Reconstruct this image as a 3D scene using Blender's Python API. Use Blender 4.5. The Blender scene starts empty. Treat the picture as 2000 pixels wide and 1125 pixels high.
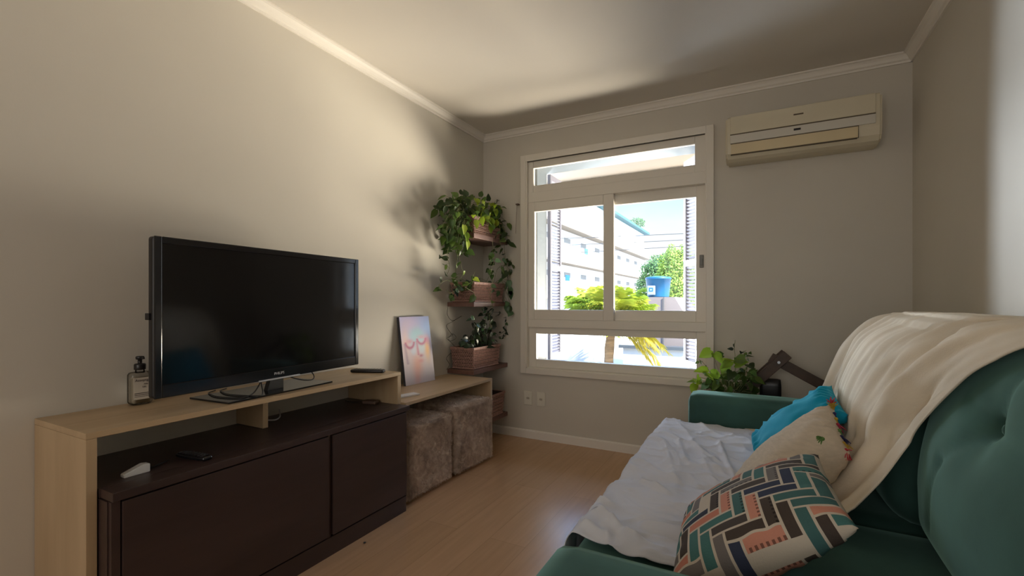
import bpy, bmesh, math, random
from mathutils import Vector, Matrix, noise, Euler
random.seed(7)
R = math.radians
C = bpy.context.scene.collection
# ------------------------------------------------------------------ camera
F, YAW, CH = 901.0, 27.95, 1.14
cam_d = bpy.data.cameras.new('camera'); cam = bpy.data.objects.new('camera', cam_d); C.objects.link(cam)
cam_d.sensor_width = 36.0; cam_d.sensor_fit = 'HORIZONTAL'; cam_d.lens = F/2000*36.0
cam_d.shift_y = 27.5/2000; cam_d.clip_start = 0.02; cam_d.clip_end = 300
cam.location = (0, 0, CH); cam.rotation_euler = (R(90), 0, R(YAW))
bpy.context.scene.camera = cam
cs, sn = math.cos(R(YAW)), math.sin(R(YAW))
def ray(px, py):                      # direction of a photo pixel, used to work out where things stand
    u = (px-1000)/F; v = (590-py)/F
    return Vector((u*cs-sn, u*sn+cs, v))
def PX(px, py, X):
    r = ray(px, py); return Vector((0, 0, CH)) + r*(X/r.x)
def PY(px, py, Y):
    r = ray(px, py); return Vector((0, 0, CH)) + r*(Y/r.y)

# ------------------------------------------------------------------ materials
def new_mat(name):
    m = bpy.data.materials.new(name); m.use_nodes = True
    nt = m.node_tree; b = nt.nodes['Principled BSDF']; return m, nt, b
def N(nt, t, **kw):
    n = nt.nodes.new(t)
    for k, v in kw.items(): setattr(n, k, v)
    return n
def mat(name, col, rough=.5, spec=.5, metal=0, var=0, vscale=(8,8,8), bump=0, bscale=(60,60,60), bdist=.002, sheen=0, trans=0, coat=0, detail=4):
    m, nt, b = new_mat(name)
    b.inputs['Base Color'].default_value = (*col, 1); b.inputs['Roughness'].default_value = rough
    b.inputs['Specular IOR Level'].default_value = spec; b.inputs['Metallic'].default_value = metal
    if sheen:
        b.inputs['Sheen Weight'].default_value = sheen; b.inputs['Sheen Roughness'].default_value = .4
        b.inputs['Sheen Tint'].default_value = (min(1,col[0]*4+.15), min(1,col[1]*4+.15), min(1,col[2]*4+.15), 1)
    if coat: b.inputs['Coat Weight'].default_value = coat
    tc = N(nt, 'ShaderNodeTexCoord')
    if var:
        mp = N(nt, 'ShaderNodeMapping'); mp.inputs['Scale'].default_value = vscale
        nt.links.new(tc.outputs['Object'], mp.inputs['Vector'])
        no = N(nt, 'ShaderNodeTexNoise'); no.inputs['Scale'].default_value = 1; no.inputs['Detail'].default_value = detail
        nt.links.new(mp.outputs['Vector'], no.inputs['Vector'])
        cr = N(nt, 'ShaderNodeValToRGB')
        cr.color_ramp.elements[0].position = .3; cr.color_ramp.elements[1].position = .7
        cr.color_ramp.elements[0].color = (*[max(0,c*(1-var)) for c in col], 1)
        cr.color_ramp.elements[1].color = (*[min(1,c*(1+var)) for c in col], 1)
        nt.links.new(no.outputs['Fac'], cr.inputs['Fac']); nt.links.new(cr.outputs['Color'], b.inputs['Base Color'])
    if bump:
        mp2 = N(nt, 'ShaderNodeMapping'); mp2.inputs['Scale'].default_value = bscale
        nt.links.new(tc.outputs['Object'], mp2.inputs['Vector'])
        n2 = N(nt, 'ShaderNodeTexNoise'); n2.inputs['Scale'].default_value = 1; n2.inputs['Detail'].default_value = 3
        nt.links.new(mp2.outputs['Vector'], n2.inputs['Vector'])
        bp = N(nt, 'ShaderNodeBump'); bp.inputs['Strength'].default_value = bump; bp.inputs['Distance'].default_value = bdist
        nt.links.new(n2.outputs['Fac'], bp.inputs['Height']); nt.links.new(bp.outputs['Normal'], b.inputs['Normal'])
    if trans:
        out = nt.nodes['Material Output']; tl = N(nt, 'ShaderNodeBsdfTranslucent'); mx = N(nt, 'ShaderNodeMixShader')
        mx.inputs[0].default_value = trans; tl.inputs['Color'].default_value = (*[min(1,c*1.5) for c in col], 1)
        if var: nt.links.new(cr.outputs['Color'], tl.inputs['Color'])
        nt.links.new(b.outputs[0], mx.inputs[1]); nt.links.new(tl.outputs[0], mx.inputs[2]); nt.links.new(mx.outputs[0], out.inputs['Surface'])
    return m
def attr_mat(name, rough=.8, bump=0, bscale=(200,200,200), spec=.3, trans=0):
    m, nt, b = new_mat(name)
    a = N(nt, 'ShaderNodeVertexColor', layer_name='print'); nt.links.new(a.outputs['Color'], b.inputs['Base Color'])
    b.inputs['Roughness'].default_value = rough; b.inputs['Specular IOR Level'].default_value = spec
    if bump:
        tc = N(nt, 'ShaderNodeTexCoord'); mp = N(nt, 'ShaderNodeMapping'); mp.inputs['Scale'].default_value = bscale
        nt.links.new(tc.outputs['Object'], mp.inputs['Vector'])
        n2 = N(nt, 'ShaderNodeTexNoise'); n2.inputs['Scale'].default_value = 1
        nt.links.new(mp.outputs['Vector'], n2.inputs['Vector'])
        bp = N(nt, 'ShaderNodeBump'); bp.inputs['Strength'].default_value = bump; bp.inputs['Distance'].default_value = .002
        nt.links.new(n2.outputs['Fac'], bp.inputs['Height']); nt.links.new(bp.outputs['Normal'], b.inputs['Normal'])
    if trans:
        out = nt.nodes['Material Output']; tl = N(nt, 'ShaderNodeBsdfTranslucent'); mx = N(nt, 'ShaderNodeMixShader')
        mx.inputs[0].default_value = trans; nt.links.new(a.outputs['Color'], tl.inputs['Color'])
        nt.links.new(b.outputs[0], mx.inputs[1]); nt.links.new(tl.outputs[0], mx.inputs[2]); nt.links.new(mx.outputs[0], out.inputs['Surface'])
    return m
def wood_mat(name, c1, c2, scale, rough=.45, spec=.4):
    m, nt, b = new_mat(name)
    tc = N(nt, 'ShaderNodeTexCoord'); mp = N(nt, 'ShaderNodeMapping'); mp.inputs['Scale'].default_value = scale
    nt.links.new(tc.outputs['Object'], mp.inputs['Vector'])
    no = N(nt, 'ShaderNodeTexNoise'); no.inputs['Scale'].default_value = 1; no.inputs['Detail'].default_value = 6; no.inputs['Distortion'].default_value = .6
    nt.links.new(mp.outputs['Vector'], no.inputs['Vector'])
    cr = N(nt, 'ShaderNodeValToRGB'); cr.color_ramp.elements[0].position = .3; cr.color_ramp.elements[1].position = .72
    cr.color_ramp.elements[0].color = (*c1, 1); cr.color_ramp.elements[1].color = (*c2, 1)
    nt.links.new(no.outputs['Fac'], cr.inputs['Fac']); nt.links.new(cr.outputs['Color'], b.inputs['Base Color'])
    b.inputs['Roughness'].default_value = rough; b.inputs['Specular IOR Level'].default_value = spec
    return m
def floor_mat():
    m, nt, b = new_mat('laminate')
    tc = N(nt, 'ShaderNodeTexCoord'); mp = N(nt, 'ShaderNodeMapping')
    mp.inputs['Rotation'].default_value = (0, 0, R(90))
    nt.links.new(tc.outputs['Object'], mp.inputs['Vector'])
    br = N(nt, 'ShaderNodeTexBrick'); br.inputs['Scale'].default_value = 1; br.inputs['Brick Width'].default_value = 1.28
    br.inputs['Row Height'].default_value = .19; br.inputs['Mortar Size'].default_value = .0012; br.inputs['Bias'].default_value = 0
    br.inputs['Color1'].default_value = (.49,.30,.165,1); br.inputs['Color2'].default_value = (.54,.335,.19,1); br.inputs['Mortar'].default_value = (.38,.23,.125,1)
    nt.links.new(mp.outputs['Vector'], br.inputs['Vector'])
    mp2 = N(nt, 'ShaderNodeMapping'); mp2.inputs['Scale'].default_value = (40, 2.5, 1); nt.links.new(tc.outputs['Object'], mp2.inputs['Vector'])
    no = N(nt, 'ShaderNodeTexNoise'); no.inputs['Scale'].default_value = 1; no.inputs['Detail'].default_value = 5
    nt.links.new(mp2.outputs['Vector'], no.inputs['Vector'])
    cr = N(nt, 'ShaderNodeValToRGB'); cr.color_ramp.elements[0].position=.25; cr.color_ramp.elements[1].position=.8
    cr.color_ramp.elements[0].color=(.88,.86,.84,1); cr.color_ramp.elements[1].color=(1.05,1.04,1.03,1)
    nt.links.new(no.outputs['Fac'], cr.inputs['Fac'])
    mx = N(nt, 'ShaderNodeMix', data_type='RGBA', blend_type='MULTIPLY'); mx.inputs[0].default_value = 1
    nt.links.new(br.outputs['Color'], mx.inputs[6]); nt.links.new(cr.outputs['Color'], mx.inputs[7])
    nt.links.new(mx.outputs[2], b.inputs['Base Color'])
    b.inputs['Roughness'].default_value = .24; b.inputs['Specular IOR Level'].default_value = .6
    return m
def glass_mat():
    m, nt, b = new_mat('window_glass'); nt.nodes.remove(b); out = nt.nodes['Material Output']
    t = N(nt, 'ShaderNodeBsdfTransparent'); g = N(nt, 'ShaderNodeBsdfGlossy'); g.inputs['Roughness'].default_value = .02
    t.inputs['Color'].default_value = (.97,.98,.98,1)
    lw = N(nt, 'ShaderNodeFresnel'); lw.inputs['IOR'].default_value = 1.3; mx = N(nt, 'ShaderNodeMixShader')
    nt.links.new(lw.outputs[0], mx.inputs[0]); nt.links.new(t.outputs[0], mx.inputs[1]); nt.links.new(g.outputs[0], mx.inputs[2])
    nt.links.new(mx.outputs[0], out.inputs['Surface']); return m
M = {}
M['wall'] = mat('wall_paint', (.60,.565,.50), .75, .3, var=.03, vscale=(1.5,1.5,1.5), bump=.15, bscale=(180,180,180), bdist=.001)
M['ceil'] = mat('ceiling_paint', (.66,.62,.56), .85, .2, var=.02, vscale=(1.2,1.2,1.2))
M['trim'] = mat('trim_paint', (.78,.74,.68), .5, .4)
M['frame'] = mat('window_paint', (.74,.70,.63), .38, .5)
M['floor'] = floor_mat()
M['glass'] = glass_mat()
M['lightwood'] = wood_mat('light_oak', (.42,.30,.175), (.51,.375,.23), (14, 1.6, 14), .42, .4)
M['lightwood_v'] = wood_mat('light_oak_upright', (.42,.30,.175), (.51,.375,.23), (14, 14, 1.6), .42, .4)
M['darkwood'] = wood_mat('dark_tobacco', (.040,.024,.021), (.056,.034,.030), (14, 1.6, 14), .36, .5)
M['shelfwood'] = wood_mat('shelf_wood', (.13,.065,.05), (.19,.10,.08), (30, 4, 30), .45, .4)
M['framewood'] = wood_mat('stand_wood', (.055,.035,.025), (.09,.055,.038), (12, 30, 12), .5, .4)
M['black'] = mat('black_plastic', (.012,.011,.012), .35, .5)
M['black_gloss'] = mat('black_gloss', (.010,.010,.012), .12, .5)
M['screen'] = mat('tv_screen', (.006,.006,.007), .09, .45)
M['silver'] = mat('silver_trim', (.55,.55,.57), .3, .5, metal=.8)
M['logo'] = mat('grey_print', (.45,.45,.47), .5)
M['rubber'] = mat('cable_rubber', (.015,.014,.014), .5)
M['white_pl'] = mat('white_plastic', (.72,.71,.68), .4)
M['outlet'] = mat('outlet_plastic', (.70,.67,.58), .4)
M['ac'] = mat('ac_plastic', (.62,.56,.42), .42, .5, var=.05, vscale=(3,3,6))
M['ac_white'] = mat('ac_strip', (.60,.57,.50), .4)
M['ac_yellow'] = mat('ac_louver', (.62,.51,.31), .45, var=.06, vscale=(4,4,4))
M['ac_dark'] = mat('ac_shadow_gap', (.10,.075,.045), .6)
M['wicker'] = mat('wicker', (.35,.205,.17), .55, .4, var=.28, vscale=(60,60,60))
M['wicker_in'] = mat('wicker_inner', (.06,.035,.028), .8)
M['soil'] = mat('soil', (.03,.022,.016), .95, bump=.6, bscale=(90,90,90), bdist=.01)
M['stem'] = mat('vine_stem', (.16,.17,.06), .6)
M['stem_dark'] = mat('vine_stem_dark', (.045,.05,.03), .6)
M['leaf'] = attr_mat('pothos_leaf', .35, spec=.5, trans=.35)
M['velvet'] = mat('green_velvet', (.044,.106,.090), .85, .2, var=.25, vscale=(5,5,5), sheen=.8, bump=.15, bscale=(400,400,400), bdist=.0006)
M['sheet'] = mat('cotton_sheet', (.62,.645,.72), .9, .2, var=.04, vscale=(5,5,5), bump=.35, bscale=(260,260,260), bdist=.001, detail=6)
M['throw'] = mat('woven_throw', (.70,.62,.50), .92, .2, var=.05, vscale=(6,6,6), bump=.5, bscale=(220,320,220), bdist=.0012)
M['cream'] = mat('cream_linen', (.58,.50,.40), .95, .2, var=.07, vscale=(40,40,120), bump=.6, bscale=(90,90,380), bdist=.0018)
M['turq'] = mat('turquoise_cotton', (.0,.26,.42), .85, .3, var=.08, vscale=(8,8,8), bump=.3, bscale=(250,250,250), bdist=.001, sheen=.2)
M['print'] = attr_mat('geometric_print', .85, .35, (260,260,260))
M['canvas'] = attr_mat('painted_canvas', .6, .2, (500,500,500))
M['canvas_side'] = mat('canvas_side', (.05,.055,.075), .7)
def fur_mat(name, a, b_, c):
    m, nt, b = new_mat(name)
    tc = N(nt, 'ShaderNodeTexCoord'); no = N(nt, 'ShaderNodeTexNoise'); no.inputs['Scale'].default_value = 24; no.inputs['Detail'].default_value = 6
    no.inputs['Distortion'].default_value = 1.2
    nt.links.new(tc.outputs['Object'], no.inputs['Vector'])
    cr = N(nt, 'ShaderNodeValToRGB'); e = cr.color_ramp.elements
    e[0].position=.34; e[1].position=.70; e[0].color=(*a,1); e[1].color=(*c,1); k=e.new(.52); k.color=(*b_,1)
    nt.links.new(no.outputs['Fac'], cr.inputs['Fac']); nt.links.new(cr.outputs['Color'], b.inputs['Base Color'])
    b.inputs['Roughness'].default_value = .6; b.inputs['Specular IOR Level'].default_value=.3
    b.inputs['Sheen Weight'].default_value=.3
    return m
M['fur'] = fur_mat('plush_fur', (.52,.40,.32), (.70,.57,.47), (.88,.78,.68))
M['label'] = mat('paper_label', (.66,.60,.52), .6)
M['ink'] = mat('dark_ink', (.05,.035,.035), .6)
M['paper'] = mat('white_paper', (.72,.71,.70), .6)
def clear_mat():
    m, nt, b = new_mat('clear_plastic'); nt.nodes.remove(b); out = nt.nodes['Material Output']
    t = N(nt,'ShaderNodeBsdfTransparent'); t.inputs['Color'].default_value=(.86,.85,.82,1)
    g = N(nt,'ShaderNodeBsdfGlossy'); g.inputs['Roughness'].default_value=.06
    lw = N(nt,'ShaderNodeFresnel'); lw.inputs['IOR'].default_value=1.45; mx=N(nt,'ShaderNodeMixShader')
    nt.links.new(lw.outputs[0],mx.inputs[0]); nt.links.new(t.outputs[0],mx.inputs[1]); nt.links.new(g.outputs[0],mx.inputs[2]); nt.links.new(mx.outputs[0],out.inputs['Surface'])
    return m
M['clear'] = clear_mat()
# outside
M['stucco'] = mat('white_stucco', (.82,.82,.80), .9, .2)
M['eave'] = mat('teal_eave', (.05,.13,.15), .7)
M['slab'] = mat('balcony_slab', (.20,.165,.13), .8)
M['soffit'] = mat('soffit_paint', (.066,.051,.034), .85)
M['extwall'] = mat('outer_wall', (.62,.60,.56), .9)
M['shutter'] = mat('shutter_paint', (.16,.155,.19), .5)
M['reveal'] = mat('reveal_paint', (.10,.12,.135), .6)
M['asphalt'] = mat('asphalt', (.34,.33,.31), .9, var=.15, vscale=(.5,.5,.5))
M['pinkwall'] = mat('pinkish_render', (.155,.125,.115), .9, var=.06, vscale=(2,2,2))
M['greywall'] = mat('grey_render', (.36,.36,.36), .9, var=.06, vscale=(1,1,1))
M['blind'] = mat('pale_blind', (.30,.28,.25), .8)
M['tank'] = mat('blue_tank', (.008,.10,.22), .45)
M['tanklabel'] = mat('tank_label', (.22,.30,.36), .5)
M['wire'] = mat('power_wire', (.07,.07,.07), .7)
M['bark'] = mat('palm_bark', (.20,.12,.06), .9, var=.3, vscale=(3,3,14))
M['dark_win'] = mat('dark_window', (.05,.06,.07), .2)
M['tree'] = attr_mat('tree_leaf', .6, trans=.3)

# ------------------------------------------------------------------ builders
def obj(name, bm, m, parent=None, smooth=False, loc=None):
    me = bpy.data.meshes.new(name); bm.normal_update(); bm.to_mesh(me); bm.free()
    if smooth:
        for p in me.polygons: p.use_smooth = True
    for k in (m if isinstance(m, list) else [m]): me.materials.append(k)
    o = bpy.data.objects.new(name, me); C.objects.link(o)
    if parent: o.parent = parent
    if loc: o.location = loc
    return o
def tag(o, label, cat, group=None, kind=None):
    o['label'] = label; o['category'] = cat
    if group: o['group'] = group
    if kind: o['kind'] = kind
    return o
def thing(name, label, cat, loc=(0,0,0), rotz=0, group=None):
    o = bpy.data.objects.new(name, None); o.empty_display_size = .05; C.objects.link(o)
    o.location = loc; o.rotation_euler = (0,0,rotz)
    return tag(o, label, cat, group)
def struct(name, bm, m, parent=None, smooth=False):
    o = obj(name, bm, m, parent, smooth)
    if not parent: o['kind'] = 'structure'
    return o
def BM(): return bmesh.new()
def merge(bm, tmp, mx=None):
    if mx is not None: bmesh.ops.transform(tmp, matrix=mx, verts=tmp.verts)
    me = bpy.data.meshes.new('tmp'); tmp.to_mesh(me); tmp.free(); bm.from_mesh(me); bpy.data.meshes.remove(me)
def box(bm, lo, hi, bev=0, seg=2, mx=None):
    t = bmesh.new(); bmesh.ops.create_cube(t, size=1)
    lo, hi = Vector(lo), Vector(hi); d = hi-lo; c = (lo+hi)/2
    bmesh.ops.scale(t, vec=d, verts=t.verts); bmesh.ops.translate(t, vec=c, verts=t.verts)
    if bev: bmesh.ops.bevel(t, geom=t.edges[:], offset=bev, segments=seg, profile=.5, affect='EDGES')
    merge(bm, t, mx)
def cyl(bm, p0, p1, r0, r1=None, seg=16, cap=True):
    r1 = r0 if r1 is None else r1
    p0, p1 = Vector(p0), Vector(p1); d = p1-p0
    t = bmesh.new(); bmesh.ops.create_cone(t, cap_ends=cap, segments=seg, radius1=r0, radius2=r1, depth=d.length)
    q = Vector((0,0,1)).rotation_difference(d.normalized()).to_matrix().to_4x4()
    merge(bm, t, Matrix.Translation((p0+p1)/2) @ q)
def tube(bm, pts, r, seg=6):
    pts = [Vector(p) for p in pts]; rings = []
    up = Vector((.13,.27,1)).normalized()
    for i, p in enumerate(pts):
        d = (pts[min(i+1,len(pts)-1)]-pts[max(i-1,0)])
        if d.length < 1e-9: d = Vector((0,0,1))
        d.normalize(); a = d.cross(up)
        if a.length < 1e-3: a = d.cross(Vector((1,0,0)))
        a.normalize(); b = d.cross(a); rr = r[i] if isinstance(r, (list,tuple)) else r
        rings.append([bm.verts.new(p+(a*math.cos(2*math.pi*k/seg)+b*math.sin(2*math.pi*k/seg))*rr) for k in range(seg)])
    for i in range(len(rings)-1):
        for k in range(seg):
            bm.faces.new((rings[i][k], rings[i][(k+1)%seg], rings[i+1][(k+1)%seg], rings[i+1][k]))
    bm.faces.new(rings[0][::-1]); bm.faces.new(rings[-1])
def smooth_line(pts, n=6):
    pts = [Vector(p) for p in pts]; out = []
    P = [pts[0]*2-pts[1]] + pts + [pts[-1]*2-pts[-2]]
    for i in range(1, len(P)-2):
        for k in range(n):
            t = k/n; a,b,c,d = P[i-1],P[i],P[i+1],P[i+2]
            out.append(.5*((2*b)+(c-a)*t+(2*a-5*b+4*c-d)*t*t+(3*b-a-3*c+d)*t**3))
    out.append(pts[-1]); return out
def prism(bm, poly, axis, a, b):
    """extrude a 2-D polygon along an axis: 'x' -> (y,z), 'y' -> (x,z), 'z' -> (x,y)"""
    def P(p, t): return {'x': (t,p[0],p[1]), 'y': (p[0],t,p[1]), 'z': (p[0],p[1],t)}[axis]
    v0 = [bm.verts.new(P(p,a)) for p in poly]; v1 = [bm.verts.new(P(p,b)) for p in poly]; n = len(poly)
    for i in range(n): bm.faces.new((v0[i], v0[(i+1)%n], v1[(i+1)%n], v1[i]))
    bm.faces.new(v0[::-1]); bm.faces.new(v1)
    bmesh.ops.recalc_face_normals(bm, faces=bm.faces)
def lathe(bm, prof, c, seg=20, sx=1, sy=1):
    rings = []
    for r, z in prof:
        rings.append([bm.verts.new((c[0]+r*sx*math.cos(2*math.pi*k/seg), c[1]+r*sy*math.sin(2*math.pi*k/seg), c[2]+z)) for k in range(seg)])
    for i in range(len(rings)-1):
        for k in range(seg): bm.faces.new((rings[i][k], rings[i][(k+1)%seg], rings[i+1][(k+1)%seg], rings[i+1][k]))
    bm.faces.new(rings[0][::-1]); bm.faces.new(rings[-1])
def rbox(bm, lo, hi, r, n=(10,10,10), fn=None):
    """soft box: a gridded cube rounded to radius r, then moved by fn(point, normal)"""
    lo, hi = Vector(lo), Vector(hi); t = bmesh.new(); cache = {}
    def V(i,j,k):
        key=(i,j,k)
        if key not in cache:
            p = Vector((lo.x+(hi.x-lo.x)*i/n[0], lo.y+(hi.y-lo.y)*j/n[1], lo.z+(hi.z-lo.z)*k/n[2]))
            q = Vector([min(max(p[a], lo[a]+r), hi[a]-r) for a in range(3)])
            d = p-q
            if d.length>1e-9: nn=d.normalized(); p=q+nn*r
            else: nn=Vector((0,0,1))
            if fn: p = fn(p, nn)
            cache[key]=t.verts.new(p)
        return cache[key]
    a,b,c = n
    for i in range(a):
        for j in range(b):
            t.faces.new((V(i,j,0),V(i,j+1,0),V(i+1,j+1,0),V(i+1,j,0))); t.faces.new((V(i,j,c),V(i+1,j,c),V(i+1,j+1,c),V(i,j+1,c)))
    for i in range(a):
        for k in range(c):
            t.faces.new((V(i,0,k),V(i+1,0,k),V(i+1,0,k+1),V(i,0,k+1))); t.faces.new((V(i,b,k),V(i,b,k+1),V(i+1,b,k+1),V(i+1,b,k)))
    for j in range(b):
        for k in range(c):
            t.faces.new((V(0,j,k),V(0,j,k+1),V(0,j+1,k+1),V(0,j+1,k))); t.faces.new((V(a,j,k),V(a,j+1,k),V(a,j+1,k+1),V(a,j,k+1)))
    merge(bm, t)
def grid(bm, f, nu, nv, col=None):
    vs = [[bm.verts.new(f(i/nu, j/nv)) for j in range(nv+1)] for i in range(nu+1)]
    lay = None
    if col: lay = bm.loops.layers.float_color.get('print') or bm.loops.layers.float_color.new('print')
    for i in range(nu):
        for j in range(nv):
            fc = bm.faces.new((vs[i][j], vs[i+1][j], vs[i+1][j+1], vs[i][j+1]))
            if col:
                c = col((i+.5)/nu, (j+.5)/nv, i, j)
                for l in fc.loops: l[lay] = (*c, 1)
    return vs
def text(name, s, size, m, mx, parent=None, align='CENTER', ext=.0003):
    cu = bpy.data.curves.new(name, 'FONT'); cu.body = s; cu.size = size; cu.align_x = align; cu.align_y = 'CENTER'; cu.extrude = ext
    t = bpy.data.objects.new('tmp', cu); C.objects.link(t); dg = bpy.context.evaluated_depsgraph_get()
    me = bpy.data.meshes.new_from_object(t.evaluated_get(dg)); bpy.data.objects.remove(t); me.materials.clear(); me.materials.append(m)
    o = bpy.data.objects.new(name, me); C.objects.link(o); o.matrix_local = mx
    if parent: o.parent = parent
    return o
def axes(o, x, y, z):
    m = Matrix.Identity(4)
    for i,a in enumerate((x,y,z)):
        for k in range(3): m[k][i] = a[k]
    m.translation = Vector(o); return m
def nz(p, s, seed=0): return noise.noise(Vector((p[0]*s+seed*7.3, p[1]*s-seed*3.1, p[2]*s+seed*1.7)))

# ------------------------------------------------------------------ room shell
XL, XR, YF, YN, ZC = -2.14, .807, 3.49, -2.4, 2.60
OX0, OX1, OZ0, OZ1 = -1.72, -.30, .585, 2.325     # window opening in the wall
b = BM(); box(b, (XL-.2, YN-.2, -.12), (XR+.2, YF+.3, 0)); struct('floor', b, M['floor'])
b = BM(); box(b, (XL-.2, YN-.2, ZC), (XR+.2, YF+.3, ZC+.15)); struct('ceiling', b, M['ceil'])
b = BM(); box(b, (XL-.2, YN-.2, 0), (XL, YF+.3, ZC)); struct('wall_left', b, M['wall'])
b = BM(); box(b, (XR, YN-.2, 0), (XR+.2, YF+.3, ZC)); struct('wall_right', b, M['wall'])
b = BM(); box(b, (XL, YN-.2, 0), (XR, YN, ZC)); struct('wall_near', b, M['wall'])
b = BM()
box(b, (XL, YF, 0), (OX0, YF+.3, ZC)); box(b, (OX1, YF, 0), (XR, YF+.3, ZC))
box(b, (OX0, YF, 0), (OX1, YF+.3, OZ0)); box(b, (OX0, YF, OZ1), (OX1, YF+.3, ZC)); struct('wall_far', b, M['wall'])
# crown moulding, stepped cove
cp = [(0,0),(.052,0),(.052,-.008),(.040,-.012),(.030,-.022),(.022,-.036),(.012,-.042),(.010,-.052),(0,-.052)]
b = BM(); prism(b, [(XL+p, ZC+z) for p,z in cp], 'y', YN, YF); struct('trim_1', b, M['trim'])
b = BM(); prism(b, [(YF-p, ZC+z) for p,z in cp], 'x', XL, XR); struct('trim_2', b, M['trim'])
b = BM(); prism(b, [(XR-p, ZC+z) for p,z in cp], 'y', YN, YF); struct('trim_3', b, M['trim'])
bp = [(0,0),(.014,0),(.014,.060),(.009,.068),(0,.070)]
b = BM(); prism(b, [(YF-p, z) for p,z in bp], 'x', XL, XR); struct('baseboard_far', b, M['trim'])
b = BM(); prism(b, [(XL+p, z) for p,z in bp], 'y', YN, YF); struct('baseboard_left', b, M['trim'])
b = BM(); prism(b, [(XR-p, z) for p,z in bp], 'y', YN, YF); struct('baseboard_right', b, M['trim'])

# ------------------------------------------------------------------ window
def ring(bm, x0, x1, z0, z1, w, y0, y1, bev=.002):
    """rectangular frame; w = (left, right, bottom, top)"""
    l,r_,bo,t = w
    box(bm, (x0,y0,z0), (x0+l,y1,z1), bev); box(bm, (x1-r_,y0,z0), (x1,y1,z1), bev)
    box(bm, (x0+l,y0,z0), (x1-r_,y1,z0+bo), bev); box(bm, (x0+l,y0,z1-t), (x1-r_,y1,z1), bev)
win = bpy.data.objects.new('window_1', None); C.objects.link(win); win['kind'] = 'structure'; win.location = ((OX0+OX1)/2, YF, OZ0)
winv = Matrix.Translation(-Vector(win.location))
def wpart(name, b, m, parent=None, smooth=False):
    o = obj(name, b, m, parent or win, smooth)
    o.location = -Vector(win.location) if not parent else (0,0,0)
    return o
b = BM(); ring(b, -1.76,-.262,.542,2.37, (.05,.05,.046,.055), 3.466, 3.492, .003); wpart('casing', b, M['frame'])
# fixed frame: jambs, head, two transoms
b = BM()
box(b,(OX0,3.47,.585),(-1.700,3.60,2.325)); box(b,(-.318,3.47,.585),(OX1,3.60,2.325))
box(b,(OX0,3.47,2.315),(OX1,3.60,2.325)); box(b,(OX0,3.47,.58),(OX1,3.60,.596))
box(b,(-1.70,3.495,1.975),(-.318,3.60,2.06),.002)       # upper transom
box(b,(-1.70,3.497,.930),(-.318,3.60,.995),.002)        # lower transom
wpart('fixed_frame', b, M['frame'])
def sash(name, x0,x1,z0,z1, gx0,gx1,gz0,gz1, y0, y1):
    b = BM(); ring(b, x0,x1,z0,z1, (gx0-x0, x1-gx1, gz0-z0, z1-gz1), y0, y1, .003)
    o = wpart(name, b, M['frame'])
    p = BM(); box(p, (gx0-.005,(y0+y1)/2-.002,gz0-.005), (gx1+.005,(y0+y1)/2+.002,gz1+.005))
    wpart('pane', p, M['glass'], o); return o
sash('fanlight', -1.70,-.318,2.06,2.315, -1.655,-.388,2.114,2.262, 3.498, 3.535)
sash('sliding_sash', -1.70,-.972,.995,1.975, -1.644,-1.053,1.077,1.897, 3.497, 3.535)
rs = sash('sliding_sash', -1.052,-.318,.995,1.975, -.985,-.386,1.076,1.897, 3.548, 3.585)
sash('bottom_light', -1.70,-.318,.596,.930, -1.633,-.380,.662,.876, 3.512, 3.545)
b = BM(); box(b,(-.362,3.538,1.385),(-.334,3.549,1.477),.004); box(b,(-.355,3.530,1.405),(-.341,3.540,1.45),.003); wpart('latch', b, mat('latch_grey',(.20,.20,.19),.45), rs)
# outer reveal lining and sill
b = BM(); box(b,(-1.72,3.60,.585),(-1.665,3.80,2.325)); box(b,(-.375,3.60,.585),(-.30,3.80,2.325)); box(b,(-1.665,3.60,.585),(-.375,3.84,.625)); box(b,(-1.665,3.60,2.285),(-.375,3.80,2.325)); wpart('reveal', b, M['reveal'])
# ---- louvred shutters folded open outside
def shutter(name, label, p0, p1, z0=.62, z1=2.29):
    p0, p1 = Vector((*p0,0)), Vector((*p1,0)); d = p1-p0; L = d.length; d.normalize(); nrm = Vector((0,0,1)).cross(d)
    t = thing(name, label, 'shutter', (p0.x,p0.y,z0), 0, 'window shutters'); mx = axes((0,0,0), d, nrm, (0,0,1)); H = z1-z0
    b = BM(); ring(b, 0,L,0,H,(.035,.035,.05,.05),-.015,.015,.002); box(b,(.035,-.015,H*.5-.025),(L-.035,.015,H*.5+.025))
    bmesh.ops.transform(b, matrix=mx, verts=b.verts); obj('stile_frame', b, M['shutter'], t)
    b = BM(); z = .065
    while z < H-.06:
        if abs(z-H*.5) > .035:
            box(b, (.035,-.012,-.003),(L-.035,.012,.003), mx=Matrix.Translation((0,0,z)) @ Matrix.Rotation(R(40),4,'X'))
        z += .028
    bmesh.ops.transform(b, matrix=mx, verts=b.verts); obj('louver', b, M['shutter'], t)['kind'] = 'stuff'
    return t
shutter('window_shutter', 'pale louvred shutter folded out beyond the left window jamb', (-1.655,3.83), (-1.66,4.11))
shutter('window_shutter', 'pale louvred shutter folded out beyond the right window jamb', (-.392,3.83), (-.52,4.02))

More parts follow.
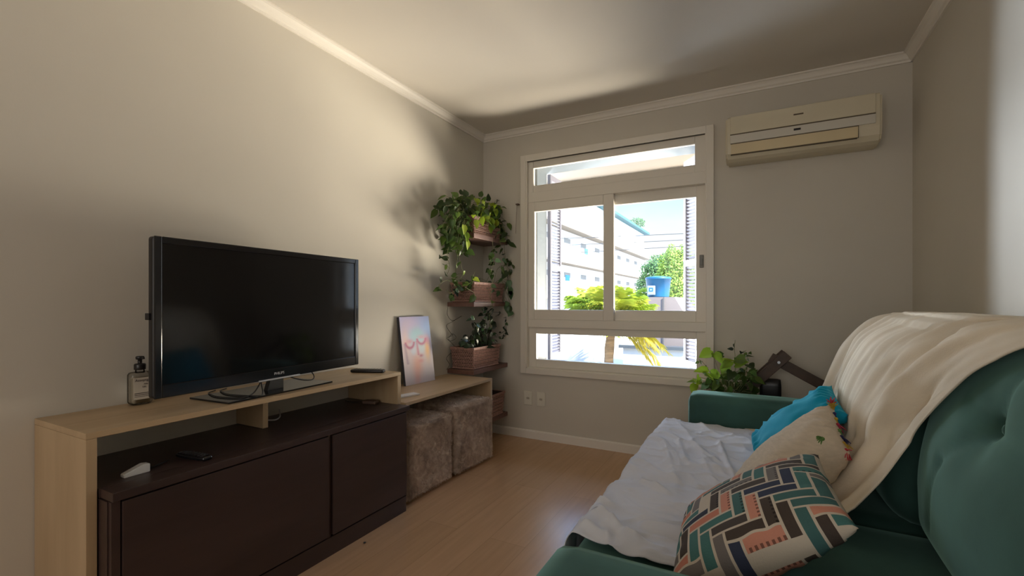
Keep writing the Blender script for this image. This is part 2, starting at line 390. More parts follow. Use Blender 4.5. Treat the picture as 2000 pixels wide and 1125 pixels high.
# ------------------------------------------------------------------ TV unit
HX = -1.755
t = thing('console_table', 'light oak raised shelf carrying the television above the dark cabinet', 'console', (-1.95,1.31,0))
def at(o):            # children of a thing at world coordinates
    return -Vector(o.location)
def part(name, b, m, o, smooth=False, parent=None):
    c = obj(name, b, m, parent or o, smooth)
    if not parent: c.location = at(o)
    return c
b = BM(); box(b,(XL+.003,.615,.731),(HX,1.985,.75),.0012); part('top_board', b, M['lightwood'], t)
b = BM(); box(b,(XL+.003,.615,0),(HX,.642,.7305),.0012); part('side_panel', b, M['lightwood_v'], t)
b = BM(); box(b,(XL+.003,1.958,0),(HX,1.985,.7305),.0012); part('side_panel', b, M['lightwood_v'], t)
b = BM(); box(b,(XL+.003,1.293,.577),(-1.94,1.318,.7305),.001); part('divider', b, M['lightwood_v'], t)
t = thing('cabinet', 'low dark brown cabinet with two flat doors under the oak shelf', 'cabinet', (-1.9,1.3,0))
b = BM(); box(b,(XL+.006,.646,.085),(-1.705,1.953,.545),.001)
box(b,(-1.705,.650,.085),(-1.687,.672,.545)); box(b,(-1.705,1.434,.085),(-1.694,1.452,.545)); box(b,(-1.705,1.946,.085),(-1.687,1.953,.545)); part('carcass', b, M['darkwood'], t)
b = BM(); box(b,(XL+.006,.646,.548),(-1.752,1.953,.575)); box(b,(-1.752,.649,.548),(-1.676,1.965,.575),.0015); part('worktop', b, M['darkwood'], t)
b = BM(); box(b,(-1.705,.676,.093),(-1.682,1.432,.541),.0015); part('door', b, M['darkwood'], t)
b = BM(); box(b,(-1.705,1.456,.093),(-1.682,1.944,.541),.0015); part('door', b, M['darkwood'], t)
b = BM(); box(b,(XL+.03,.646,0),(-1.690,1.953,.083),.001); part('plinth', b, M['darkwood'], t)
t = thing('bench', 'low light oak bench spanning the two furry ottomans', 'bench', (-1.93,2.46,0))
b = BM(); box(b,(XL+.003,1.987,.562),(-1.722,2.935,.58),.0012); part('top_board', b, M['lightwood'], t)
b = BM(); box(b,(XL+.003,2.913,0),(-1.722,2.935,.5615),.0012); part('side_panel', b, M['lightwood_v'], t)

# ------------------------------------------------------------------ ottomans
def ottoman(label, lo, hi, seed):
    rnd = random.Random(seed); lo, hi = Vector(lo), Vector(hi); c = (lo+hi)/2
    t = thing('ottoman', label, 'ottoman', (c.x,c.y,0), 0, 'furry cube ottomans')
    def fn(p, n): 
        k = nz(p, 9, seed)*.006; return p + Vector((n.x,n.y,max(n.z,0)))*k
    b = BM(); rbox(b, lo+Vector((.008,.008,0)), hi-Vector((.008,.008,.008)), .03, (14,14,14), fn)
    part('cover', b, M['fur'], t, True)
    b = BM()
    def blade(p, n):
        g = Vector((0,0,-1)); L = rnd.uniform(.008,.017)
        sw = Vector((nz(p,7,seed+1), nz(p,7,seed+2), nz(p,7,seed+3)))*1.4 + Vector((rnd.gauss(0,.35),rnd.gauss(0,.35),rnd.gauss(0,.35)))
        if n.z > .5: d = n*.5 + sw*.9
        else: d = n*.42 + g*.55 + sw*.8
        d.normalize()
        if d.dot(n) < .12: d = (d + n*(.22-d.dot(n))).normalized()
        s = d.cross(n); s = s.normalized()*.0008 if s.length>1e-4 else Vector((.0008,0,0))
        a = b.verts.new(p-s); a2 = b.verts.new(p+s); m_ = b.verts.new(p+d*L*.6+s*.6+n*.001); e = b.verts.new(p+d*L+g*.003)
        b.faces.new((a,a2,m_)); b.faces.new((a,m_,e))
    dx,dy,dz = hi-lo
    def ins(p): return p + Vector((0,0,0))
    for k in range(15000):                      # +x face
        y,z = rnd.uniform(lo.y+.004,hi.y-.004), rnd.uniform(lo.z+.012,hi.z-.012); blade(Vector((hi.x-.007, y, z)), Vector((1,0,0)))
    for k in range(7000):
        y,z = rnd.uniform(lo.x+.004,hi.x-.012), rnd.uniform(lo.z+.012,hi.z-.012); blade(Vector((y, lo.y+.007, z)), Vector((0,-1,0)))
    for k in range(7000):
        x,y = rnd.uniform(lo.x+.01,hi.x-.01), rnd.uniform(lo.y+.01,hi.y-.01); blade(Vector((x,y,hi.z-.008)), Vector((0,0,1)))
    for k in range(4000):                      # rounded top/front edge
        y,a = rnd.uniform(lo.y+.01,hi.y-.01), rnd.uniform(0,math.pi/2)
        n = Vector((math.cos(a),0,math.sin(a))); blade(Vector((hi.x-.038,y,hi.z-.038))+n*.030, n)
    for k in range(4000):
        z,a = rnd.uniform(lo.z+.01,hi.z-.02), rnd.uniform(0,math.pi/2)
        n = Vector((math.cos(a),-math.sin(a),0)); blade(Vector((hi.x-.038,lo.y+.038,z))+n*.030, n)
    for k in range(1500):
        z,a = rnd.uniform(lo.z+.01,hi.z-.02), rnd.uniform(0,math.pi/2)
        n = Vector((math.cos(a),math.sin(a),0)); blade(Vector((hi.x-.038,hi.y-.038,z))+n*.030, n)
    o = part('fur', b, M['fur'], t); o['kind'] = 'stuff'
    b = BM()
    for sx in (lo.x+.05, hi.x-.05):
        for sy in (lo.y+.05, hi.y-.05): cyl(b,(sx,sy,0),(sx,sy,.03),.015)
    return t
ottoman('lighter brown furry cube ottoman tucked under the bench next to the dark cabinet', (-2.10,2.005,.018), (-1.712,2.415,.437), 1)
ottoman('darker grey brown furry cube ottoman tucked under the far end of the bench', (-2.075,2.475,.018), (-1.698,2.893,.455), 2).rotation_euler.z = R(-2.5)

# ------------------------------------------------------------------ television
TA = math.atan2(-.07,.98)
tv = thing('television', 'black flat screen television standing on the light oak shelf', 'television', (-1.865,1.31,.75), math.pi/2-TA*0)
tv.rotation_euler = (0,0,R(90+4.1))        # local x runs along the screen away from the camera, local -y faces the room
W2 = .492; Z0, Z1 = .056, .618
def lt(b): return b
b = BM(); box(b,(-W2,-.004,Z0),(W2,.03,Z1),.010,3); box(b,(-.36,.03,Z0+.06),(.36,.052,Z1-.10),.015,3); obj('housing', b, M['black'], tv)
b = BM(); ring(b,-W2,W2,Z0,Z1,(.024,.024,.046,.024),-.0125,-.004,.003); obj('bezel', b, M['black_gloss'], tv)
b = BM(); box(b,(-W2+.022,-.0065,Z0+.044),(W2-.022,-.0045,Z1-.022)); obj('screen', b, M['screen'], tv)
b = BM(); box(b,(-.10,-.0145,Z0-.004),(.11,-.006,Z0+.004),.002); obj('silver_strip', b, M['silver'], tv)
text('brand_name', 'PHILIPS', .016, M['logo'], axes((0,-.0128,Z0+.022),(1,0,0),(0,0,1),(0,-1,0)), tv)
b = BM(); prism(b, [(-.27,-.07),(.25,-.07),(.25,.165),(-.27,.165)], 'z', .0012, .0075); obj('stand_base', b, M['black_gloss'], tv)
b = BM(); prism(b,[(-.045,.0075),(.02,.0075),(.035,.0075),(.035,.12),(-.03,.12),(-.03,.05)],'y',.004,.028)
obj('stand_neck', b, M['black'], tv)
b = BM(); tube(b, smooth_line([(.03,.035,.10),(.06,.0,.055),(.12,-.03,.03),(.17,-.03,.028),(.19,-.005,.05),(.16,.03,.10)]), .0028)
obj('signal_cable', b, M['rubber'], tv)
for k,dy in enumerate((0,-.03)):
    b = BM(); tube(b, smooth_line([(-.04+k*.03,.04,.12),(-.07,.01,.06),(-.13+k*.02,-.02+dy,.014),(-.20+k*.05,-.04+dy,.0105),(-.225+k*.05,.06,.0105),(-.20+k*.05,.15,.0105),(-.17+k*.05,.20,.006),(-.12+k*.05,.235,.004)]), .0025); obj('power_cable', b, M['rubber'], tv)
u = thing('usb_stick', 'small black memory stick plugged into the side of the television', 'usb stick', (-1.850,.8165,1.09), R(4.1))
b = BM(); box(b,(-.011,-.006,-.012),(.011,.0035,.012),.002); obj('cap', b, M['black'], u)
b = BM(); box(b,(-.007,.0035,-.004),(.007,.008,.004)); obj('connector', b, M['silver'], u)

# remotes
def remote(label, loc, rz, L, W, H, mats, btn):
    t = thing('remote_control', label, 'remote control', loc, rz)
    b = BM(); rbox(b, (-L/2,-W/2,.0005),(L/2,W/2,H), H*.45, (20,8,5), lambda p,n: Vector((p.x,p.y*(1-.18*(p.x/L*2)**2),p.z-(.12*H*(p.x/L*2)**2 if p.z>H*.5 else 0)))); obj('body', b, mats, t, True)
    b = BM()
    for i in range(btn):
        for j in range(3):
            x = -L*.36 + i*L*.72/(btn-1); box(b,(x-.003,(j-1)*W*.25-.0035,H*.9),(x+.003,(j-1)*W*.25+.0035,H*1.02),.001)
    obj('keypad', b, mat('keypad',(.05,.05,.055),.5), t)
    b = BM(); box(b,(L/2-.012,-W*.18,H*.55),(L/2-.004,W*.18,H*.8),.001); obj('tip', b, M['silver'], t)
    return t
remote('large dark remote control lying beside the television on the oak shelf', (-1.905,1.885,.75), R(22), .19, .05, .020, M['black'], 9)
remote('slim black remote control lying on the dark cabinet top', (-1.80,.935,.575), R(8), .15, .042, .018, M['black_gloss'], 8)
# white wedge on cabinet
t = thing('modem', 'small white wedge shaped plastic box on the dark cabinet top', 'modem', (-1.80,.758,.575), R(90))
b = BM(); prism(b,[(-.036,.0005),(.036,.0005),(.036,.027),(.018,.030),(-.036,.011)],'y',-.013,.013)
bmesh.ops.bevel(b, geom=b.edges[:], offset=.0015, segments=2, affect='EDGES'); obj('case', b, M['white_pl'], t)
b = BM(); tube(b, smooth_line([(.0365,.012,.006),(.05,.02,.003),(.08,.03,.003),(.12,.05,.003)]), .0018); obj('lead', b, M['rubber'], t)
# small pale box and cables behind the divider
t = thing('adapter', 'small brown power adapter on the cabinet top by the right panel', 'adapter', (-1.90,1.90,.575), R(15))
b = BM(); box(b,(-.04,-.022,.0005),(.04,.022,.018),.004); obj('case', b, mat('adapter_brown',(.12,.07,.05),.5), t)
b = BM(); tube(b, smooth_line([(-.04,0,.008),(-.08,.02,.004),(-.12,.0,.004),(-.17,.02,.004)]), .002); obj('lead', b, M['rubber'], t)
b = BM(); tube(b, smooth_line([(-2.11,1.42,.72),(-2.08,1.37,.66),(-2.05,1.35,.60),(-2.02,1.40,.582),(-2.06,1.46,.580),(-2.12,1.50,.60)]), .0035)
tag(obj('television_cable', b, M['logo']), 'thin grey cable drooping behind the oak shelf divider', 'cable')

# ------------------------------------------------------------------ sanitiser bottle
t = thing('pump_bottle', 'clear plastic hand gel bottle with black pump left of the television', 'bottle', (-2.085,.892,.75), R(90))
b = BM(); rbox(b,(-.036,-.024,.0005),(.036,.024,.125),.014,(10,8,12)); lathe(b,[(.016,.12),(.014,.136)],(0,0,0)); obj('body', b, M['clear'], t, True)
b = BM(); rbox(b,(-.031,-.0195,.004),(.031,.0195,.105),.012,(8,6,8)); obj('gel', b, mat('gel',(.42,.37,.29),.3), t, True)
b = BM(); box(b,(-.031,-.0252,.022),(.029,-.0243,.104)); obj('label_paper', b, M['label'], t)
fx = lambda x,z: axes((x,-.0254,z),(1,0,0),(0,0,1),(0,-1,0))
text('label_print','Asseptgel',.0135,M['ink'],fx(0,.094),t); text('label_print','70%',.008,M['ink'],fx(.008,.078),t); text('label_print','GEL',.008,M['ink'],fx(.004,.068),t)
b = BM(); box(b,(-.028,-.0258,.044),(.02,-.0252,.0465)); box(b,(-.028,-.0258,.038),(.024,-.0252,.040)); box(b,(-.028,-.0258,.032),(.016,-.0252,.0335)); obj('label_line', b, M['ink'], t)
b = BM(); lathe(b,[(.0175,.132),(.0185,.134),(.0185,.152),(.016,.155),(.007,.156),(.007,.170),(.013,.172),(.014,.180),(.012,.183),(.001,.184)],(0,0,0)); box(b,(-.004,-.03,.173),(.004,0,.180),.002); obj('pump', b, M['black'], t, True)

# ------------------------------------------------------------------ leaning canvas and booklet
def art(u, v, i, j):
    def mix(a,b_,k): k=max(0,min(1,k)); return tuple(a[n]*(1-k)+b_[n]*k for n in range(3))
    def blob(x,y,rx,ry,p=2): return math.exp(-(((u-x)/rx)**2+((v-y)/ry)**2)**(p/2))
    w = .03*noise.noise(Vector((u*6,v*9,1))); 
    c = mix((.60,.52,.50),(.46,.45,.66), (v-.35)/.6)
    c = mix(c,(.33,.46,.70), blob(.9,.8,.30,.22)); c = mix(c,(.62,.50,.62), .7*blob(.3,.9,.25,.15))
    c = mix(c,(.06,.08,.17), .85*blob(.98,.55,.13,.15)); c = mix(c,(.70,.50,.42), .8*blob(.12,.6,.14,.25))
    c = mix(c,(.36,.55,.58), .95*blob(.52+w,.70,.26,.14,4)); c = mix(c,(.72,.34,.22), .75*blob(.45,.27+w,.17,.18)); c = mix(c,(.74,.42,.14), .85*blob(.83,.50,.10,.17))
    c = mix(c,(.52,.58,.55), .8*blob(.64,.53,.12,.09,4)); c = mix(c,(.55,.58,.60), .8*blob(.36,.50,.09,.07,4))
    for (x,y,r0,sgn) in ((.26,.60,.14,1),(.66,.65,.15,1)):             # lowered eyelids
        d = math.hypot((u-x),(v-y-.03)*1.5); 
        if v < y+.02: c = mix(c,(.42,.10,.18), .9*math.exp(-((d-r0)/.035)**2))
        c = mix(c,(.62,.22,.28), .6*blob(x,y+.035,.13,.03))
    c = mix(c,(.50,.16,.22), .75*math.exp(-((u-.50-.10*(.55-v))/.035)**2)*(1 if .42<v<.64 else 0)); c = mix(c,(.40,.12,.16), .8*blob(.60,.405,.07,.022)); c = mix(c,(.62,.22,.20), .6*blob(.58,.33,.10,.03))
    c = mix(c,(.50,.16,.28), .6*blob(.86,.63,.07,.07)); c = mix(c,(.70,.34,.28), .5*blob(.40,.10,.10,.12))
    c = mix(c,(.25,.15,.25), .5*math.exp(-((u-.10-.16*(.55-v))/.04)**2)*(1 if .3<v<.6 else 0))
    return (min(1,c[0]*1.10),min(1,c[1]*1.13),min(1,c[2]*1.22))
A, B_, C_, D_ = Vector((-2.058,2.375,.581)), Vector((-2.043,2.660,.581)), Vector((-2.122,2.655,1.043)), Vector((-2.122,2.352,1.038))
ex = (B_-A).normalized(); ey = (D_-A).normalized(); en = ex.cross(ey).normalized(); ey = en.cross(ex)
t = thing('canvas_painting', 'unframed pastel painting of a face leaning on the wall', 'painting', A)
wd, hg = .295, .462
bx = axes((0,0,0), ex, ey, en)
b = BM(); grid(b, lambda u,v: bx @ Vector((u*wd, v*hg, .001)), 64, 96, art)
for f in b.faces: f.normal_update()
obj('painted_face', b, M['canvas'], t)
b = BM(); box(b,(0,0,-.020),(wd,hg,.0005)); bmesh.ops.transform(b, matrix=bx, verts=b.verts); obj('stretcher', b, M['canvas_side'], t)
t = thing('booklet', 'small white booklet lying flat on the oak bench below the painting', 'booklet', (-1.845,2.12,.58), R(76))
b = BM(); box(b,(-.085,-.03,.0008),(.085,.03,.007)); obj('pages', b, M['paper'], t)
b = BM(); box(b,(-.087,-.032,.0072),(.087,.032,.009),.0005); obj('cover', b, mat('booklet_cover',(.70,.69,.70),.5), t)

# ------------------------------------------------------------------ corner shelves and baskets
SHX, SY = -1.893, 2.952
for z0, lab in ((.585,'third'),(1.105,'second'),(1.630,'top'),(.165,'lowest')):
    L = {'third':'dark wooden wall shelf level with the oak bench','second':'dark wooden wall shelf second from the top in the corner','top':'topmost dark wooden wall shelf in the corner by the window','lowest':'lowest dark wooden wall shelf near the floor behind the bench'}[lab]
    b = BM(); box(b,(XL+.001,SY,z0),(SHX,YF-.002,z0+.034),.0015); tag(obj('wall_shelf', b, M['shelfwood']), L, 'shelf', 'corner wall shelves')
def basket(label, x0,x1,y0,y1,z0,h, taper=.018):
    cx, cy = (x0+x1)/2,(y0+y1)/2
    t = thing('wicker_basket', label, 'basket', (cx,cy,z0), 0, 'wicker baskets on the corner shelves')
    hx, hy = (x1-x0)/2,(y1-y0)/2
    b = BM()
    def P(x,y,z): k = 1-taper*(1-z/h)*5; return Vector((x*k,y*k,z))
    lo = [P(sx*(hx-.007),sy*(hy-.007),.004) for sx,sy in ((-1,-1),(1,-1),(1,1),(-1,1))]; hi = [P(sx*(hx-.007),sy*(hy-.007),h-.004) for sx,sy in ((-1,-1),(1,-1),(1,1),(-1,1))]
    vl=[b.verts.new(p) for p in lo]; vh=[b.verts.new(p) for p in hi]
    for i in range(4): b.faces.new((vl[i],vl[(i+1)%4],vh[(i+1)%4],vh[i]))
    b.faces.new(vl[::-1]); obj('liner', b, M['wicker_in'], t)
    b = BM(); rows = max(5,int(h/.0145))
    corners = [(-hx,-hy),(hx,-hy),(hx,hy),(-hx,hy)]
    for i in range(4):
        a, c = Vector((*corners[i],0)), Vector((*corners[(i+1)%4],0)); d=(c-a); L=d.length; d.normalize(); n=Vector((d.y,-d.x,0)); cols=max(4,int(L/.0165))
        for r_ in range(rows):
            z=(r_+.5)/rows*(h-.02)+.006; sgn = 1 if r_%2 else -1
            for q in range(cols):
                p=a+d*((q+.5)/cols*L); p=P(p.x,p.y,z); up=(Vector((0,0,1))*.6*sgn+d).normalized()
                s=up.cross(n).normalized(); l=.0125; w=.0052
                v=[b.verts.new(p+up*aa*l+s*bb*w+n*cc) for aa,bb,cc in ((-1,0,-.003),(-.4,-1,0),(-.4,1,0),(.4,-1,0),(.4,1,0),(1,0,-.003),(-.3,0,.0045),(.3,0,.0045))]
                for f in ((0,1,6),(0,6,2),(1,3,7,6),(2,6,7,4),(3,5,7),(4,7,5)): b.faces.new([v[k] for k in f])
    bmesh.ops.recalc_face_normals(b, faces=b.faces)
    obj('weave', b, M['wicker'], t)
    b = BM()
    for k,zz in enumerate((h-.004,h-.013)):
        pts=[P(sx*(hx+.001),sy*(hy+.001),zz) for sx,sy in corners and ((-1,-1),(1,-1),(1,1),(-1,1))]
        for i in range(4): tube(b,[pts[i],pts[(i+1)%4]],.0055,8)
    obj('rim', b, M['wicker'], t)
    b = BM()
    pts=[P(sx*hx,sy*hy,.007) for sx,sy in ((-1,-1),(1,-1),(1,1),(-1,1))]
    for i in range(4): tube(b,[pts[i],pts[(i+1)%4]],.006,8)
    obj('foot_rim', b, M['wicker'], t)
    return t
basket('brown wicker basket of pothos on the topmost corner shelf', -2.105,-1.91, 2.975,3.40,1.665,.140)
basket('brown wicker basket on the corner shelf second from the top', -2.115,-1.90, 2.960,3.44,1.1395,.155)
basket('brown wicker basket of dark leafy plant on the shelf level with the bench', -2.115,-1.905, 2.962,3.38,.6195,.170)
basket('brown wicker basket on the lowest shelf mostly hidden behind the bench', -2.10,-1.895, 2.975,3.44,.1995,.185)
b = BM(); box(b,(-2.075,2.99,0),(-1.97,3.09,.16),.006); b2=b
tag(obj('planter_box', b, M['black'], None, loc=(0,.09,1.148)), 'black plastic pot standing in the second basket from the top', 'pot')

# ------------------------------------------------------------------ plants
LG = [(.038,.075,.016),(.052,.10,.02),(.03,.058,.016),(.07,.13,.026),(.10,.165,.03)]
LB = [(.26,.38,.025),(.34,.44,.05),(.20,.32,.03)]
LD = [(.022,.040,.022),(.03,.055,.028),(.02,.032,.02)]
LP = [(.10,.20,.09),(.14,.25,.13),(.08,.16,.07)]
def inroom(q): return Vector((max(q.x,XL+.006),min(q.y,YF-.006),q.z))
def leaf(b, p, d, n, L, W, col, rnd):
    """heart leaf from p along d, face n; folded on its midrib and drooping"""
    d = d.normalized(); s = d.cross(n)
    if s.length < 1e-3: s = d.cross(Vector((.3,.5,.8)))
    s.normalize(); n = s.cross(d).normalized()
    lay = b.loops.layers.float_color.get('print') or b.loops.layers.float_color.new('print')
    ys = (-.10,.10,.34,.62,.85,1.0); ws = (.42,.88,1.0,.68,.28,0); fold = rnd.uniform(.12,.4); dr = rnd.uniform(.08,.35)
    def Q(y,x): return inroom(p + d*(y*L) + s*(x*W*.5) + n*(abs(x)*W*.5*fold - dr*L*max(y,0)**2))
    mid=[b.verts.new(Q(max(y,0.0),0)) for y in ys]; l=[b.verts.new(Q(y,-w)) for y,w in zip(ys[:-1],ws)]; r_=[b.verts.new(Q(y,w)) for y,w in zip(ys[:-1],ws)]
    fs=[]
    for i in range(4):
        fs += [b.faces.new((mid[i],l[i],l[i+1],mid[i+1])) if True else 0, b.faces.new((mid[i],mid[i+1],r_[i+1],r_[i]))]
    fs += [b.faces.new((mid[4],l[4],mid[5])), b.faces.new((mid[4],mid[5],r_[4]))]
    k = rnd.uniform(.85,1.18); c2 = tuple(min(1,x*k) for x in col)
    for f in fs:
        f.smooth = True
        for q in f.loops: q[lay] = (*c2,1)
def stem_to(b, a, c, r=.0012, sag=.03):
    a, c = inroom(a)+Vector((.002,-.002,0)), inroom(c)+Vector((.002,-.002,0)); m_ = (a+c)/2 + Vector((0,0,sag)); tube(b, [a, a.lerp(m_,.55)+Vector((0,0,sag*.3)), m_, m_.lerp(c,.5)+Vector((0,0,sag*.2)), c], r, 4)
class Plant:
    def __init__(s, name, label, cat, loc, seed, stem='stem', group=None):
        s.t = thing(name, label, cat, loc, 0, group); s.fl = BM(); s.st = BM(); s.rnd = random.Random(seed); s.stem = stem
    def leaf_at(s, p, L, cols, hub=None, d=None, sag=.03):
        rnd=s.rnd; d = d or Vector((rnd.gauss(0,.6),rnd.gauss(0,.6),rnd.uniform(-1.0,.15)))
        n = Vector((rnd.gauss(.6,.4),rnd.gauss(-.5,.4),rnd.uniform(.2,1)))
        leaf(s.fl, p, d, n, L, L*rnd.uniform(.62,.85), rnd.choice(cols), rnd)
        if hub is not None: stem_to(s.st, hub, p, .0011, sag)
    def vine(s, pts, L, cols, n, r=.0016, spread=.02):
        ln = [inroom(q)+Vector((.003,-.003,0)) for q in smooth_line(pts, 8)]; tube(s.st, ln, r, 5)
        for k in range(n):
            p = ln[int((k+.6)/n*(len(ln)-1))]; q = p + Vector((s.rnd.gauss(0,spread),s.rnd.gauss(0,spread),s.rnd.gauss(-.005,spread)))
            s.leaf_at(q, L*s.rnd.uniform(.7,1.15), cols, p, sag=.004)
    def done(s, extra=None):
        o=obj('foliage', s.fl, M['leaf'], s.t); o.location = at(s.t); o['kind']='stuff'
        o=obj('stem', s.st, M[s.stem], s.t, True); o.location = at(s.t)
        if extra: 
            b, m = extra; o=obj('soil', b, m, s.t); o.location = at(s.t)
# top shelf pothos
P1 = Plant('pothos_plant', 'bushy trailing pothos spilling from the topmost shelf basket', 'plant', (-2.0,3.15,1.80), 11)
rnd = P1.rnd
hub = [Vector((-2.02,3.02,1.80)),Vector((-2.0,3.2,1.80)),Vector((-2.0,3.35,1.80))]
def region(P, x0,x1,y0,y1,n,L,cols,hubs,XA=(-2.10,-1.80),bright=0,cols2=None):
    for _ in range(n):
        px,py = P.rnd.uniform(x0,x1),P.rnd.uniform(y0,y1)
        p = PX(px,py,P.rnd.uniform(*XA))
        if p.y > YF-.03: p.y = YF-.03
        if p.x < XL+.02: p.x = XL+.02
        h = min(hubs,key=lambda q:(q-p).length)
        P.leaf_at(p, L*P.rnd.uniform(.75,1.2), cols2 if (cols2 and P.rnd.random()<bright) else cols, h, sag=.05 if p.z>h.z-.05 else .09)
region(P1, 862,918, 395,470, 120,.063,LG,hub,(-2.10,-1.90))
region(P1, 872,915, 440,495, 50,.06,LG,hub,(-2.08,-1.90))
region(P1, 880,925, 382,420, 36,.064,LG,hub,(-2.06,-1.93))
region(P1, 925,975, 388,420, 56,.06,LG,hub,(-2.04,-1.85),.25,LB)
region(P1, 935,985, 398,440, 34,.06,LG,hub,(-1.92,-1.84),.45,LB)
region(P1, 965,1003, 415,480, 20,.072,LG,hub,(-1.98,-1.84))
for px,py in ((893,372),(901,368),(912,371),(888,378),(938,372),(953,380)):
    P1.leaf_at(PX(px,py+12,-1.97), .06, LG, hub[0] if px<920 else hub[1], Vector((rnd.gauss(0,.5),rnd.gauss(0,.5),1)))
for px,py in ((848,405),(852,410),(870,382),(876,388),(866,395),(858,440)):
    P1.leaf_at(PX(px,py,-2.04), .075, LG, hub[0])
for px,py in ((906,440),(911,455),(913,470),(930,430),(941,425),(950,418),(960,428),(968,408),(958,440)):
    P1.leaf_at(PX(px,py,-1.87), .07, LB, hub[0] if px<920 else hub[1], Vector((.2,-.1,-1)))
P1.vine([hub[0]]+[PX(x,y,-1.98) for x,y in ((882,440),(876,480),(873,500),(878,520),(872,540))], .055, LG, 10)
P1.vine([hub[0]]+[PX(x,y,-1.93) for x,y in ((905,450),(900,480),(896,500),(903,530),(899,545))], .05, LG+LB[2:], 11)
P1.vine([PX(x,y,-1.98) for x,y in ((893,470),(893,500),(890,530),(886,552),(890,565),(880,572),(871,566))], .042, LG, 6)
P1.vine([hub[2]]+[PX(x,y,-1.87) for x,y in ((975,440),(976,470),(980,490),(986,508),(982,530))], .06, LG+LP, 9)
P1.vine([hub[2]]+[PX(x,y,-1.86) for x,y in ((985,450),(985,490),(992,520),(1010,508),(1025,517),(1036,524))], .055, LB[2:]+LG, 7)
P1.vine([PX(x,y,-1.88) for x,y in ((962,470),(962,500),(958,520),(962,545),(960,560))], .045, LG+LP, 6)
b = BM(); box(b,(-2.09,2.99,1.77),(-1.925,3.385,1.785)); P1.done((b,M['soil']))
# second shelf pothos
P2 = Plant('pothos_plant', 'sparse pale green pothos rising from the second shelf basket', 'plant', (-2.0,3.2,1.30), 12)
h2 = [Vector((-1.98,3.25,1.285)),Vector((-1.96,3.36,1.285)),Vector((-2.0,3.05,1.285))]
P2.vine([h2[1]]+[PX(x,y,-1.87) for x,y in ((967,540),(972,525),(985,518),(996,530),(1000,545))], .075, LP+LG, 6)
P2.vine([h2[0]]+[PX(x,y,-1.88) for x,y in ((955,540),(962,520),(965,500),(955,512))], .06, LG+LP, 6)
P2.vine([h2[1]]+[PX(x,y,-1.86) for x,y in ((980,550),(988,570),(994,585),(998,600))], .07, LP, 6)
P2.vine([h2[2]]+[PX(x,y,-1.88) for x,y in ((925,548),(919,556),(923,540),(928,531))], .055, LG+LB[1:2], 4)
P2.vine([h2[2]]+[PX(x,y,-1.87) for x,y in ((918,553),(908,560),(925,572),(928,585))], .058, LG+LB[1:2], 5)
P2.vine([h2[2]]+[PX(x,y,-1.99) for x,y in ((900,545),(886,552),(872,548),(858,556),(854,566))], .065, LG, 8)
P2.vine([h2[2]]+[PX(x,y,-1.97) for x,y in ((905,556),(895,560),(884,575),(880,590))], .06, LG+LD, 6)
for px,py in ((994,548),(1000,562),(988,552),(1003,570),(990,596),(1001,598)):
    P2.leaf_at(PX(px,py,-1.87), .075, LP, h2[1], Vector((.2,-.2,-1)))
P2.vine([PX(x,y,-1.86) for x,y in ((960,560),(957,580),(962,600),(955,620),(961,640))], .04, LD+LG, 7)
b = BM(); box(b,(-2.09,2.98,1.265),(-1.92,3.42,1.28)); P2.done((b,M['soil']))
# bare tendril on the wall
b = BM(); tube(b, smooth_line([PX(x,y,-2.12) for x,y in ((875,598),(874,615),(884,626),(902,617),(884,628),(872,636),(880,650),(884,655),(873,660),(880,666),(891,660),(884,652),(876,662),(884,672),(890,682),(880,690),(872,700),(878,712),(872,722))], 6), .0018, 5)
leafb = None
tag(obj('bare_vine', b, M['stem_dark'], None, True), 'thin bare curling vine hanging on the wall left of the shelves', 'vine')
# third shelf dark plant
P3 = Plant('leafy_plant', 'dark green leafy plant in the basket level with the bench', 'plant', (-2.0,3.15,.79), 13, 'stem_dark')
h3 = [Vector((-2.0,3.05,.775)),Vector((-2.0,3.18,.775)),Vector((-1.98,3.3,.775))]
region(P3, 900,975, 655,678, 46,.06,LD+LG[2:3],h3,(-2.06,-1.90))
region(P3, 915,970, 630,660, 22,.055,LD,h3,(-2.04,-1.90))
region(P3, 938,962, 600,632, 10,.05,LD,h3,(-2.0,-1.90))
for pts in (((945,655),(948,630),(955,612),(972,610),(980,612)), ((960,660),(978,652),(990,640),(1000,628),(1004,618)), ((965,660),(985,655),(1000,645),(1005,640)), ((935,650),(928,636),(922,626),(918,622)), ((950,650),(948,620),(946,605),(942,600))):
    P3.vine([h3[1]]+[PX(x,y,-1.91) for x,y in pts], .042, LD+LG[2:3]+LP[2:], 8)
b = BM(); box(b,(-2.09,2.985,.755),(-1.925,3.36,.77)); P3.done((b,M['soil']))
# hook leaves on the window wall
b = BM(); box(b,(-1.800,3.455,1.96),(-1.775,3.4895,1.972),.002); tube(b, smooth_line([(-1.79,3.462,1.962),(-1.795,3.46,1.85),(-1.80,3.46,1.72)]), .0015)
tag(obj('wall_hook', b, mat('hook_brown',(.12,.07,.05),.5)), 'small brown hook with a thread beside the left window casing', 'hook')

